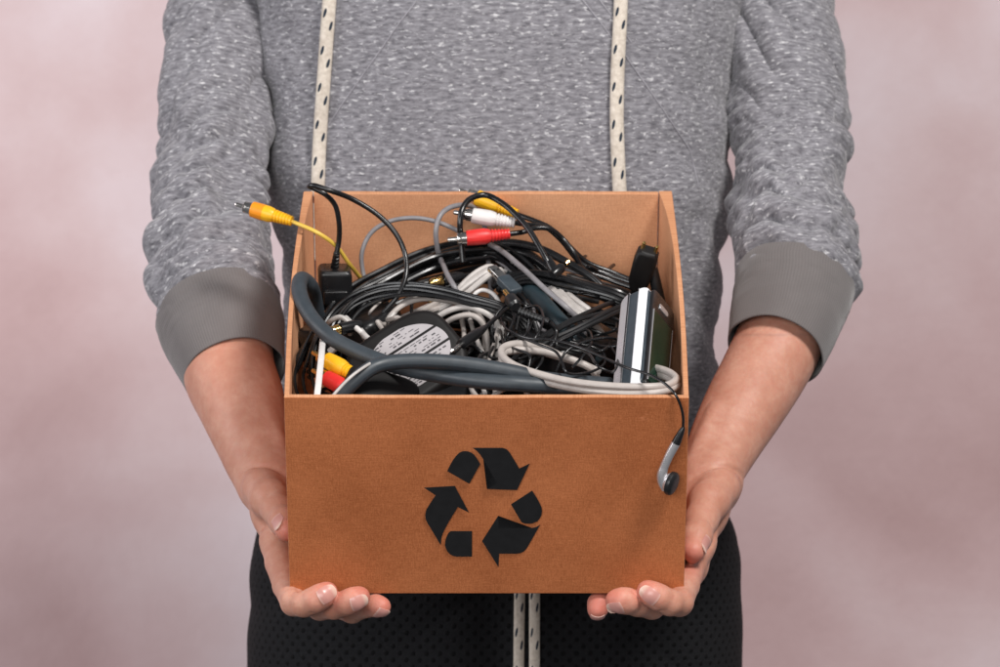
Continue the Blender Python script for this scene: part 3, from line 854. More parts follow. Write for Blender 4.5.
# --- earphone
o = empty("earphone", bw(680, 400, 2), "silver and black earbud hanging on a thin cord over the front right rim", "earphone")
def fp_(px, py, out):   # point in front of the front face by out metres
    d = Vector(((px - 500.0) / F, 1.0, -(py - 333.5) / F)); c = Vector((0, 0, CZ))
    p0 = BO - EV * out
    return c + d * ((p0 - c).dot(EV) / d.dot(EV))
cable(None, [bw(500, 318, -22), bw(508, 330, -16), bw(528, 338, -12), bw(552, 340, -8), bw(578, 347, -6), bw(604, 358, -2), bw(628, 368, 4), bw(650, 375, 6), bw(664, 383, 5), bw(675, 394, 3), fp_(680, 404, .003), fp_(683, 416, .004), fp_(683, 430, .0045)], .95, BLACK, parent=o, name="cord")
cable(None, [bw(512, 334, -16), bw(540, 345, -10), bw(556, 352, -8), bw(562, 362, -9), bw(566, 372, -12), bw(590, 372, -24), bw(605, 362, -30), bw(600, 350, -30), bw(570, 342, -24)], .95, BLACK, parent=o, name="cord")
a = fp_(683.5, 427, .0045); b = fp_(675.5, 444, .006)
mb = MB(); lathe(mb, a, b - a, [(0, 1.0), (1, 1.5), (4, 2.2), (10, 2.9), (12.6, 3.15)], 18); mb.build("cord_sleeve", BLACK, o)
S = spline([fp_(676, 443, .006), fp_(669, 456, .007), fp_(663.5, 469, .008), fp_(662, 475, .0085), fp_(663.5, 482, .009), fp_(667, 487, .0095)], .0012)
rl = [3.15 - .2 * min(1, i / 12) + 1.6 * max(0, (i - len(S) * .55) / (len(S) * .45)) for i in range(len(S))]
mb = MB(); tube(mb, S, lambda i: rl[i] * .001, seg=20); st = mb.build("stem", SILVER, o)
hc = fp_(671.5, 483.5, .010); hd = Vector((.86, -.38, -.32)).normalized()
mb = MB(); lathe(mb, hc - hd * .0055, hd, [(-1.5, 2), (0, 4.4), (2, 6.2), (4.0, 7.3)], 24); mb.build("bud_shell", SILVER, o)
mb = MB(); lathe(mb, hc - hd * .002, hd, [(0, 6.9), (.4, 8.0), (1.6, 8.3), (3.2, 8.1), (4.3, 7.2), (4.9, 5.5), (5.1, 2.0)], 28); mb.build("ear_pad", BLACK2, o)

# --- thin tangled wires in the middle right and around the USB plug
rd = random.Random(21)
tw = [
 [(496, 350, -40), (492, 330, -26), (498, 312, -18), (508, 305, -16), (514, 316, -18), (508, 334, -20), (500, 352, -30)],
 [(520, 352, -36), (530, 345, -22), (540, 330, -16), (543, 316, -16), (536, 306, -20), (522, 310, -26), (516, 330, -34)],
 [(556, 372, -30), (566, 352, -20), (584, 342, -18), (604, 338, -20), (618, 340, -26), (628, 352, -36)],
 [(572, 368, -24), (586, 352, -20), (592, 340, -22), (586, 330, -28), (572, 334, -34)],
 [(500, 330, -30), (506, 345, -20), (518, 350, -14), (530, 356, -12), (528, 370, -18)],
 [(575, 345, -16), (590, 355, -12), (598, 366, -10), (610, 372, -14), (618, 360, -22), (612, 348, -28)],
 [(528, 300, -30), (532, 318, -20), (524, 336, -18), (512, 342, -22), (505, 330, -28)],
]
tl = ["thin wire looping left of the gold-tipped plug", "thin wire circling under the coiled strain relief", "thin wire arching toward the silver player",
      "thin wire hooped near the square adapter", "thin wire dipping toward the left end of the warm grey coil", "thin wire crossing inside the warm grey coil", "thin wire beside the silver metal plug"]
for l_, p in zip(tl, tw): cable("black " + l_, p, .95, BLACK, group="thin black wires", name="wire", cat="wire")
for k in range(5):
    cx, cy = rd.uniform(500, 612), rd.uniform(318, 362)
    p = []
    ph = rd.uniform(0, 6)
    for j in range(7): p.append((cx + math.cos(ph + j * 1.0) * rd.uniform(14, 34), min(372, cy + math.sin(ph + j * 1.0) * rd.uniform(8, 18)), rd.uniform(-42, -26)))
    cable("thin black wire tangled among others between the slate cable and the player", p, rd.uniform(.8, 1.5), BLACK if k % 2 else BLACK2, group="thin black wires", name="wire", cat="wire")

rd = random.Random(77)
for k in range(16):
    zone = ((345, 430, 296, 345), (425, 510, 300, 372), (500, 600, 262, 320))[k % 3]
    cx, cy = rd.uniform(zone[0], zone[1]), rd.uniform(zone[2], zone[3]); ph = rd.uniform(0, 6); ln_ = rd.uniform(18, 42)
    p = []
    for j in range(5):
        q = (j - 2) / 2
        p.append((cx + math.cos(ph) * ln_ * q + rd.uniform(-6, 6), min(378, cy + math.sin(ph) * ln_ * .55 * q + rd.uniform(-5, 5)), -34 - 22 * q * q + rd.uniform(-4, 4)))
    m_ = (BLACK, BLACK2, BLACK, WARMG, BLACK2, MIDG)[k % 6]
    cable(("pale" if m_ is WARMG else "grey" if m_ is MIDG else "black") + " short stretch of cable surfacing in the middle of the tangle", p, rd.uniform(1.0, 1.9), m_, group="stretches of cable surfacing in the tangle")

# --- deeper filling of the box
rd = random.Random(4)
for k in range(34):
    u0, v0 = rd.uniform(.05, .22), rd.uniform(.09, .25)
    wv = rd.uniform(-.125, -.066); ru, rv = rd.uniform(.03, .09), rd.uniform(.02, .06); ph = rd.uniform(0, 6)
    pts = []
    for j in range(9):
        an = ph + j * .85
        u = min(.252, max(.018, u0 + math.cos(an) * ru * rd.uniform(.8, 1.15))); v = min(.29, max(.02, v0 + math.sin(an) * rv * rd.uniform(.8, 1.2)))
        pts.append(loc(u, v, wv + rd.uniform(-.008, .008)))
    if k % 3 == 0: cable("black cable lying in the dark bottom layer of the tangle", pts, rd.uniform(2.2, 3.4), BLACK2, group="cables at the bottom of the box")
    else: hank("black cable lying in the dark bottom layer of the tangle", pts, rd.choice((3, 4, 5)), rd.uniform(1.5, 2.0), BLACK if k % 2 else BLACK2, group="cables at the bottom of the box", seed=k, rows=2, spread=1.3, name="cable")

# ------------------------------------------------------------------ PERSON
person = empty("person", (0, 3.1, 0.45), "person in a grey sweatshirt and black trousers holding the box in both hands", "person")

# ---- signed distance field body
def cone_sdf(P, a, b, ra, rb):
    a = np.array(a); b = np.array(b); ab = b - a; L2 = float(ab @ ab) + 1e-12
    t = np.clip(((P - a) @ ab) / L2, 0, 1)
    d = np.linalg.norm(P - a - t[..., None] * ab, axis=-1)
    return d - (ra + (rb - ra) * t)
def smin(a, b, k):
    if k <= 0: return np.minimum(a, b)
    h = np.clip(0.5 + 0.5 * (b - a) / k, 0, 1)
    return b + (a - b) * h - k * h * (1 - h)

class Body:
    """chains: list of (points[(Vector,r)...], k inside, k to rest); crease cuts: (a,b,r,depth)"""
    def __init__(s): s.chains = []; s.cuts = []
    def chain(s, pts, kin=.004, kout=.006): s.chains.append(([(Vector(p), r) for p, r in pts], kin, kout))
    def eval(s, P):
        D = np.full(P.shape[:-1], 1.0)
        for pts, kin, kout in s.chains:
            lo = np.min([np.array(p) - r for p, r in pts], 0) - .02; hi = np.max([np.array(p) + r for p, r in pts], 0) + .02
            m = np.all((P > lo) & (P < hi), axis=-1)
            Q = P[m]
            if len(Q) == 0: continue
            d = np.full(len(Q), 1.0)
            if len(pts) == 1: d = np.linalg.norm(Q - np.array(pts[0][0]), axis=-1) - pts[0][1]
            for (a, ra), (b, rb) in zip(pts[:-1], pts[1:]): d = smin(d, cone_sdf(Q, a, b, ra, rb), kin)
            D[m] = smin(D[m], d, kout)
        return D + s.cutsum(P)
    def cutsum(s, P):
        D = np.zeros(P.shape[:-1])
        for pl, r, dep in s.cuts:
            lo = np.min(pl, 0) - 5 * r; hi = np.max(pl, 0) + 5 * r
            m = np.all((P > lo) & (P < hi), axis=-1); Q = P[m]
            if len(Q) == 0: continue
            d = np.min([cone_sdf(Q, a, b, 0, 0) for a, b in zip(pl[:-1], pl[1:])], 0)
            D[m] += dep * np.exp(-d ** 2 / (2 * r * r))
        return D
    def mesh(s, h, lo, hi):
        lo = np.array(lo); hi = np.array(hi)
        n = np.ceil((hi - lo) / h).astype(int) + 1
        xs = [lo[i] + h * np.arange(n[i]) for i in range(3)]
        D = np.empty(n, np.float32)
        for i in range(n[0]):
            g = np.stack(np.meshgrid([xs[0][i]], xs[1], xs[2], indexing="ij"), -1)
            D[i] = s.eval(g)[0]
        return surface_nets(D, lo, h)

def surface_nets(D, lo, h):
    S = D < 0
    nx, ny, nz = D.shape
    c = np.zeros((nx - 1, ny - 1, nz - 1), int)
    offs = [(i, j, k) for i in (0, 1) for j in (0, 1) for k in (0, 1)]
    for i, j, k in offs: c += S[i:nx - 1 + i, j:ny - 1 + j, k:nz - 1 + k]
    act = (c > 0) & (c < 8)
    ids = np.full(act.shape, -1, int); idx = np.argwhere(act); ids[act] = np.arange(len(idx))
    acc = np.zeros((len(idx), 3)); cnt = np.zeros(len(idx))
    for (i, j, k) in offs:
        for ax in range(3):
            o2 = [i, j, k]
            if o2[ax]: continue
            o2[ax] = 1
            a = D[idx[:, 0] + i, idx[:, 1] + j, idx[:, 2] + k]; b = D[idx[:, 0] + o2[0], idx[:, 1] + o2[1], idx[:, 2] + o2[2]]
            m = (a < 0) != (b < 0)
            t = np.where(m, a / np.where(m, a - b, 1), 0)
            p = np.tile(np.array([i, j, k], float), (len(idx), 1)); p[:, ax] += t
            acc[m] += p[m]; cnt[m] += 1
    V = (idx + acc / cnt[:, None]) * h + lo
    faces = []
    for ax in range(3):
        a = [slice(None)] * 3; b = [slice(None)] * 3
        a[ax] = slice(0, -1); b[ax] = slice(1, None)
        e = S[tuple(a)] != S[tuple(b)]
        ed = np.argwhere(e)
        o1, o2 = [i for i in range(3) if i != ax]
        m = (ed[:, o1] > 0) & (ed[:, o2] > 0) & (ed[:, o1] < D.shape[o1] - 1) & (ed[:, o2] < D.shape[o2] - 1)
        ed = ed[m]
        q = []
        for d1, d2 in ((-1, -1), (0, -1), (0, 0), (-1, 0)):
            t = ed.copy(); t[:, o1] += d1; t[:, o2] += d2
            q.append(ids[t[:, 0], t[:, 1], t[:, 2]])
        q = np.stack(q, 1)
        ins = S[ed[:, 0], ed[:, 1], ed[:, 2]]
        flip = ins if ax != 1 else ~ins
        q[~flip] = q[~flip][:, ::-1]
        faces.append(q)
    return V, np.concatenate(faces)

nail_jobs = []; tips = []
def hand(side):
    B = Body()
    L = side < 0
    if L:
        arm = [(wp(214, 225, 3.03), .030), (wp(216, 268, 2.995), .026), (wp(220, 320, 2.965), .030), (wp(226, 348, 2.941), .0340), (wp(229.5, 373, 2.928), .0342), (wp(240.5, 401, 2.905), .0324), (wp(252, 435, 2.882), .0285), (wp(260.5, 466, 2.860), .0236), (wp(267, 484, 2.848), .0208)]
        tendon = [(wp(264, 408, 2.874), .0035), (wp(276, 438, 2.857), .0042), (wp(285, 462, 2.843), .0035)]
        palm = [(wp(270, 482, 2.846), .0200), (wp(278, 512, 2.825), .0172), (wp(286, 545, 2.806), .0148), (wp(291, 570, 2.795), .0128)]
        palm2 = [(wp(285, 490, 2.858), .018), (wp(305, 540, 2.845), .015), (wp(318, 590, 2.82), .012)]
        then = [(wp(263, 488, 2.828), .0150), (wp(270, 499, 2.808), .0135), (wp(278, 511, 2.790), .0105), (wp(283.5, 522, 2.772), .0093), (wp(286, 530, 2.758), .0078)]
        idx = [(wp(276, 540, 2.800), .0112), (wp(280, 563, 2.782), .0103), (wp(286, 586, 2.755), .0092), (wp(294, 602.5, 2.730), .0092), (wp(304, 604, 2.7205), .0088), (wp(315, 600, 2.7155), .0089), (wp(322, 596, 2.7145), .0086), (wp(327, 592.5, 2.716), .0074)]
        mid = [(wp(285, 568, 2.80), .0125), (wp(302, 592, 2.775), .0100), (wp(320, 607, 2.742), .0090), (wp(334, 606.5, 2.727), .0086), (wp(347, 602.5, 2.7175), .0084), (wp(354, 599.5, 2.7155), .0083), (wp(359.5, 597, 2.717), .0073)]
        rng = [(wp(300, 575, 2.81), .0120), (wp(330, 603, 2.790), .0090), (wp(352, 611, 2.760), .0083), (wp(366, 606, 2.744), .0078), (wp(376, 605.5, 2.737), .0076), (wp(381, 606.5, 2.7355), .0068)]
        pnk = [(wp(315, 570, 2.83), .0110), (wp(342, 586, 2.815), .0080), (wp(362, 588, 2.792), .0070), (wp(376, 586, 2.780), .0064)]
        rpad = [(wp(266, 470, 2.846), .010)]
        cr_ = [np.array(wp(*q)) for q in [(238, 478, 2.848), (247, 471, 2.836), (260, 467.5, 2.8285), (274, 468, 2.8265), (290, 476, 2.827)]]
        B.cuts.append((cr_, .0019, .0018))
        B.cuts.append(([np.array(wp(255, 522, 2.81)), np.array(wp(284, 540, 2.79))], .0020, .0032))
        B.cuts.append(([np.array(wp(262, 490, 2.814)), np.array(wp(290, 486, 2.805))], .0013, .0012))
        B.cuts.append(([np.array(wp(278, 505, 2.781)), np.array(wp(272, 520, 2.781))], .0010, .0011))
        B.cuts.append(([np.array(wp(292, 588, 2.743)), np.array(wp(301, 596, 2.72))], .0016, .0022))
        for q0, q1 in (((308, 593, 2.7125), (312, 611, 2.7125)), ((341, 596, 2.714), (344, 613, 2.716)), ((299, 590, 2.724), (304, 597, 2.714)), ((274, 505, 2.790), (284, 508, 2.779)), ((277, 512, 2.780), (287, 513, 2.768)), ((262, 548, 2.797), (280, 551, 2.786))):
            B.cuts.append(([np.array(wp(*q0)), np.array(wp(*q1))], .0009, .0015))
        nail_jobs.append((B, wp(324.5, 594.5, 2.7150), wp(333, 589.5, 2.7150) , Vector((.12, -1, .02)), .0056, .0068))
        nail_jobs.append((B, wp(356.0, 600.5, 2.7160), wp(365, 597.5, 2.7165), Vector((.15, -1, -.18)), .0052, .0064))
        nail_jobs.append((B, wp(379, 608, 2.7360), wp(386, 612, 2.7370), Vector((.3, -.8, -.75)), .0050, .0055))
        nail_jobs.append((B, wp(283.5, 520, 2.766), wp(286, 531, 2.752), Vector((-.9, -1, .1)), .0044, .0066))
        tips.extend([wp(330, 591, 2.712), wp(362, 596, 2.714), wp(384, 607, 2.733), wp(288, 533, 2.752)])
    else:
        arm = [(wp(797, 212, 3.035), .030), (wp(799, 250, 3.0), .026), (wp(791, 302, 2.966), .030), (wp(779, 342, 2.942), .0325), (wp(763, 374, 2.926), .0314), (wp(744, 407, 2.904), .0296), (wp(726, 440, 2.882), .0264), (wp(713, 470, 2.858), .0226), (wp(709, 486, 2.848), .0210)]
        tendon = [(wp(716, 410, 2.874), .0035), (wp(704, 438, 2.857), .0042), (wp(694, 462, 2.843), .0035)]
        palm = [(wp(713, 480, 2.846), .0203), (wp(702, 512, 2.825), .0168), (wp(691, 545, 2.806), .0142), (wp(683, 572, 2.795), .0122)]
        palm2 = [(wp(698, 490, 2.858), .018), (wp(678, 540, 2.845), .015), (wp(660, 590, 2.82), .012)]
        then = [(wp(719, 488, 2.828), .0150), (wp(709, 502, 2.808), .0138), (wp(701.5, 520, 2.790), .0110), (wp(697, 537, 2.772), .0098), (wp(693.5, 551, 2.760), .0082)]
        idx = [(wp(699, 542, 2.805), .0106), (wp(692, 565, 2.784), .0098), (wp(686, 586, 2.755), .0091), (wp(679.5, 602.5, 2.730), .0094), (wp(670, 602.5, 2.7205), .0090), (wp(659, 597.5, 2.7155), .0090), (wp(652, 594, 2.7145), .0086), (wp(647.5, 591, 2.716), .0074)]
        mid = [(wp(690, 568, 2.80), .0125), (wp(672, 592, 2.775), .0100), (wp(652, 606, 2.742), .0090), (wp(638, 603.5, 2.727), .0088), (wp(627, 601, 2.7185), .0088), (wp(621, 600.5, 2.7165), .0085), (wp(616, 600.5, 2.7175), .0074)]
        rng = [(wp(675, 575, 2.81), .0120), (wp(645, 600, 2.790), .0090), (wp(618, 598, 2.770), .0085), (wp(604, 598, 2.752), .0080), (wp(599, 604, 2.745), .0078), (wp(597.5, 609.5, 2.743), .0070)]
        pnk = [(wp(660, 570, 2.83), .0110), (wp(630, 588, 2.815), .0082), (wp(608, 590, 2.80), .0072), (wp(600, 590, 2.792), .0066)]
        rpad = [(wp(716, 470, 2.846), .010)]
        cr_ = [np.array(wp(*q)) for q in [(750, 482, 2.85), (740, 473, 2.839), (727, 468, 2.8295), (712, 468, 2.8265), (692, 476, 2.827)]]
        B.cuts.append((cr_, .0019, .0018))
        B.cuts.append(([np.array(wp(727, 518, 2.81)), np.array(wp(703, 552, 2.79))], .0020, .0030))
        B.cuts.append(([np.array(wp(712, 525, 2.775)), np.array(wp(700, 520, 2.775))], .0010, .0010))
        B.cuts.append(([np.array(wp(683, 588, 2.743)), np.array(wp(675, 596, 2.72))], .0016, .0020))
        for q0, q1 in (((665, 591, 2.7125), (661, 609, 2.7125)), ((633, 592, 2.714), (631, 611, 2.716)), ((676, 590, 2.724), (671, 597, 2.714)), ((702, 508, 2.785), (716, 512, 2.790)), ((700, 527, 2.775), (709, 531, 2.780)), ((700, 556, 2.790), (686, 560, 2.780))):
            B.cuts.append(([np.array(wp(*q0)), np.array(wp(*q1))], .0009, .0015))
        nail_jobs.append((B, wp(651.5, 596.2, 2.7150), wp(642, 589.0, 2.7150), Vector((-.05, -1, .05)), .0052, .0072))
        nail_jobs.append((B, wp(617.5, 604.5, 2.7165), wp(609, 607.5, 2.7175), Vector((-.1, -1, -.45)), .0052, .0060))
        nail_jobs.append((B, wp(597.5, 612, 2.742), wp(597, 617, 2.745), Vector((0, -.35, -1)), .0052, .0040))
        nail_jobs.append((B, wp(698.5, 542, 2.766), wp(694.5, 554, 2.757), Vector((1.5, -1, .1)), .0044, .0068))
        tips.extend([wp(645, 590, 2.712), wp(612, 600, 2.714), wp(597, 613, 2.738), wp(692, 557, 2.755), wp(597, 606, 2.737)])
    dense = []
    ap = spline([p for p, r in arm], .004)
    cu = [0]
    for a_, b_ in zip(ap[:-1], ap[1:]): cu.append(cu[-1] + (b_ - a_).length)
    ka = [cu[min(range(len(ap)), key=lambda i: (ap[i] - p).length)] for p, r in arm]
    ra = np.interp(cu, ka, [r for p, r in arm]); ra = np.convolve(np.pad(ra, 3, mode="edge"), np.ones(7) / 7, mode="valid")
    B.chain(list(zip(ap, ra)), 0, 0)
    B.chain(tendon, .003, .007)
    B.chain(palm, .010, .008); B.chain(palm2, .010, .016)
    B.chain(then, .005, .0045)
    B.chain(rpad, 0, .012)
    # fingers blend with the palm but stay apart from each other
    B.fingers = [idx, mid, rng, pnk]
    base_eval = B.eval
    fing = [[(np.array(p), r) for p, r in f] for f in B.fingers]
    def ev(P):
        D = base_eval(P)
        lo = np.min([np.min([p - r for p, r in f], 0) for f in fing], 0) - .012
        hi = np.max([np.max([p + r for p, r in f], 0) for f in fing], 0) + .012
        m = np.all((P > lo) & (P < hi), axis=-1)
        Q = P[m]
        if len(Q):
            Dm = D[m]; res = Dm.copy()
            cut = B.cutsum(Q)
            for f in fing:
                d = np.full(len(Q), 1.0)
                for (a_, ra), (b_, rb) in zip(f[:-1], f[1:]): d = smin(d, cone_sdf(Q, a_, b_, ra, rb), .0022)
                res = np.minimum(res, smin(Dm, d + cut, .006))
            D[m] = res
        return D
    B.eval = ev
    return B

allV = []; allF = []; off = 0
def addmesh(V, Fq):
    global off
    allV.append(V); allF.append(Fq + off); off += len(V)
for side in (-1, 1):
    B = hand(side)
    pts = [np.array(p) for c in B.chains for p, r in c[0]] + [np.array(p) for f in B.fingers for p, r in f]
    lo = np.min(pts, 0) - .045; hi = np.max(pts, 0) + .045
    # hand part fine, arm part coarser: one grid each, overlapping in the forearm
    zc = wp(250, 335, 2.95).z
    lo1, hi1 = lo.copy(), hi.copy(); hi1[2] = zc; hi1[1] = 3.0; lo1[1] = 2.695; lo1[2] = wp(0, 630, 2.72).z
    V, Fq = B.mesh(.00115, lo1, hi1); addmesh(V, Fq)
    # upper piece starts exactly where the lower one ends
    lo2 = lo.copy(); lo2[2] = zc - .0012
    V, Fq = B.mesh(.0024, lo2, hi); addmesh(V, Fq)
# trunk inside the clothes
T = Body()
T.chain([(Vector((0, 3.12, .80)), .085), (Vector((0, 3.12, .95)), .080), (Vector((0, 3.12, 1.2)), .085), (Vector((0, 3.13, 1.30)), .055), (Vector((0, 3.13, 1.42)), .05)], .03, 0)
for s in (-1, 1):
    T.chain([(Vector((s * .05, 3.12, .95)), .075), (Vector((s * .08, 3.13, 1.25)), .055), (Vector((s * .165, 3.13, 1.285)), .026), (wp(500 + s * 281, 70, 3.10), .022), (wp(500 + s * 290, 225, 3.035), .028)], .02, .03)
    T.chain([(Vector((s * .08, 3.12, .80)), .070), (Vector((s * .09, 3.12, .47)), .048)], .02, .03)
V, Fq = T.mesh(.006, (-.3, 2.96, .46), (.3, 3.28, 1.44)); addmesh(V, Fq)
V = np.concatenate(allV); Fq = np.concatenate(allF)
mb = MB(); mb.v = [tuple(p) for p in V]; mb.f = [tuple(int(i) for i in q) for q in Fq]; mb.uv = [(p[0], p[2]) for p in V]; mb.mi = [0] * len(mb.f)
body = mb.build("body", SKIN, person, sharp=False)
at = body.data.attributes.new("flush", "FLOAT", "POINT")
fl = np.zeros(len(V))
for t in tips:
    d = np.linalg.norm(V - np.array(t), axis=1); fl = np.maximum(fl, .85 * np.exp(-(d / .012) ** 2))
d = np.linalg.norm(V - np.array(wp(598, 606, 2.74)), axis=1); fl = np.maximum(fl, .95 * np.exp(-(d / .016) ** 2))
at.data.foreach_set("value", fl.astype(np.float32))

# nails: curved plates laid on the finger surface
for B, c0, c1, nrm, hw, hl in nail_jobs:
    ax = (c1 - c0); nrm = nrm.normalized(); ax = (ax - nrm * ax.dot(nrm)).normalized(); sd = ax.cross(nrm).normalized()
    ctr_ = c0.lerp(c1, .25)
    nu, nv = 14, 16; G = []
    for j in range(nv + 1):
        for i in range(nu + 1):
            s = i / nu * 2 - 1; t = j / nv * 2 - 1
            # rounded nail outline
            wv = hw * (1 - .32 * max(0, t) ** 2.2 - .10 * max(0, -t) ** 3)
            tt = t - (.18 if t > 0 else -.10) * s * s * abs(t)
            G.append(np.array(ctr_ + sd * (s * wv) + ax * (tt * hl) + nrm * .012))
    G = np.array(G); dn = np.array(-nrm); tr = np.zeros(len(G))
    for _ in range(30): tr += B.eval(G + tr[:, None] * dn) * .85
    tr = np.clip(tr, 0, .02)
    med = np.median(tr)
    tr = np.minimum(tr, med + .0045)
    Pn = G + (tr - .00042)[:, None] * dn
    lift = np.array([.0009 * max(0, (k // (nu + 1)) / nv * 2 - 1) ** 2 for k in range(len(G))])
    Pn -= lift[:, None] * dn
    Pb = Pn + dn * .0007
    Fc = []
    k = len(G)
    for j in range(nv):
        for i in range(nu):
            a = j * (nu + 1) + i; Fc.append((a, a + 1, a + nu + 2, a + nu + 1)); Fc.append((a + k, a + k + nu + 1, a + k + nu + 2, a + k + 1))
    rim = [i for i in range(nu + 1)] + [j * (nu + 1) + nu for j in range(1, nv + 1)] + [nv * (nu + 1) + i for i in range(nu - 1, -1, -1)] + [j * (nu + 1) for j in range(nv - 1, 0, -1)]
    for i in range(len(rim)):
        a, b_ = rim[i], rim[(i + 1) % len(rim)]; Fc.append((a, a + k, b_ + k, b_))
    uv = [((q % (nu + 1)) / nu, (q // (nu + 1)) / nv) for q in range(k)] * 2
    mb = MB(); mb.add(list(Pn) + list(Pb), Fc, uv); mb.build("fingernail", NAIL, person)

# ---- clothes
def loft(rows, seg, disp=None):
    """rows: (center, X, Y, rx, ry, exponent, s metres); returns verts, faces, uvs"""
    C = np.array([np.array(r[0]) for r in rows]); X = np.array([np.array(r[1]) for r in rows]); Y = np.array([np.array(r[2]) for r in rows])
    rx = np.array([r[3] for r in rows]); ry = np.array([r[4] for r in rows]); e = np.array([r[5] for r in rows]); s = np.array([r[6] for r in rows])
    phi = np.linspace(0, 2 * math.pi, seg + 1)
    c, sn = np.cos(phi), np.sin(phi)
    cx = np.sign(c) * np.abs(c) ** (2 / e[:, None]); cy = np.sign(sn) * np.abs(sn) ** (2 / e[:, None])
    P = C[:, None] + X[:, None] * (cx * rx[:, None])[..., None] + Y[:, None] * (cy * ry[:, None])[..., None]
    Nn = X[:, None] * (cx / rx[:, None])[..., None] + Y[:, None] * (cy / ry[:, None])[..., None]
    Nn /= np.linalg.norm(Nn, axis=-1)[..., None]
    P0_ = P.copy()
    if disp is not None:
        D = disp(np.broadcast_to(phi, P.shape[:2]), np.broadcast_to(s[:, None], P.shape[:2]), P)
        D[:, -1] = D[:, 0]
        P = P + Nn * D[..., None]
    mid_ = P0_[len(rows) // 2]
    per = np.concatenate([[0], np.cumsum(np.linalg.norm(np.diff(mid_, axis=0), axis=1))])
    uv = np.stack([np.broadcast_to(per, P.shape[:2]), np.broadcast_to(s[:, None], P.shape[:2])], -1)
    nr = len(rows); k = seg + 1
    a = (np.arange(nr - 1)[:, None] * k + np.arange(seg)).ravel()
    Fc = np.stack([a, a + 1, a + k + 1, a + k], 1)
    return P.reshape(-1, 3), Fc, uv.reshape(-1, 2)

def interp_rows(keys, n):
    """keys: list of tuples of floats with first = parameter; smooth interpolation"""
    K = np.array(keys, float); t = np.linspace(K[0, 0], K[-1, 0], n)
    out = []
    # catmull on each column
    tt = K[:, 0]
    m = np.gradient(K[:, 1:], tt, axis=0)
    for x in t:
        i = min(len(tt) - 2, max(0, np.searchsorted(tt, x) - 1)); hgt = tt[i + 1] - tt[i]; q = (x - tt[i]) / hgt
        h00 = 2*q**3-3*q**2+1; h10 = q**3-2*q**2+q; h01 = -2*q**3+3*q**2; h11 = q**3-q**2
        out.append(h00*K[i,1:]+h10*hgt*m[i]+h01*K[i+1,1:]+h11*hgt*m[i+1])
    return t, np.array(out)

def zpy(py, Y=3.05): return CZ - (py - 333.5) / F * Y
sw = MB()
# torso: z, cx, halfwidth, halfdepth, cy
def hx(l, r, Y=3.11): return ((l + r) / 2 - 500) / F * Y, (r - l) / 2 / F * Y
keys = []
for py, l, r, dep, cy in ((500, 268, 716, .119, 3.115), (430, 276, 708, .117, 3.115), (360, 281, 717, .113, 3.115), (280, 284, 722, .112, 3.115), (190, 268, 731, .113, 3.115), (90, 262, 738, .115, 3.118), (0, 250, 749, .115, 3.12), (-60, 238, 762, .110, 3.125), (-120, 250, 750, .095, 3.13), (-160, 330, 670, .075, 3.135), (-185, 400, 600, .060, 3.135)):
    cx, hw = hx(l, r); keys.append((-py, cx, hw, dep, cy))
t, K = interp_rows(keys, 300)
rows = []
for q, (cx, hw, dep, cy) in zip(t, K):
    z = CZ + (q + 333.5) / F * 3.11
    rows.append(((cx, cy, z), (1, 0, 0), (0, -1, 0), hw, dep, 2.5, z))
def dt(phi, s, P):
    x, z = P[..., 0], P[..., 2]
    side = sstep(.09, .17, np.abs(x))
    n1 = pnoise(x * 9 + z * 3, z * 3.5, 3.1 + P[..., 1] * 4)
    n2 = np.abs(pnoise(x * 26 + 9 * z, z * 15, 7 + P[..., 1] * 10))
    low = sstep(1.06, .98, z)
    n3 = np.abs(pnoise(x * 9 + z * 10, z * 38 + x * 20, 2 + P[..., 1] * 8))
    n4 = pnoise(x * 60, z * 60, 1.7)
    # diagonal drag lines from the armpits
    dg = np.abs(pnoise(np.abs(x) * 30 + z * 22, z * 5 - np.abs(x) * 6, 9.2))
    return n1 * .016 + (n2 - .2) * (.004 + .012 * side) + (n3 - .2) * low * .014 + n4 * .0007 + (dg - .2) * .009 * side
V, Fc, UV = loft(rows, 420, dt)
sw.add(V, Fc, UV)
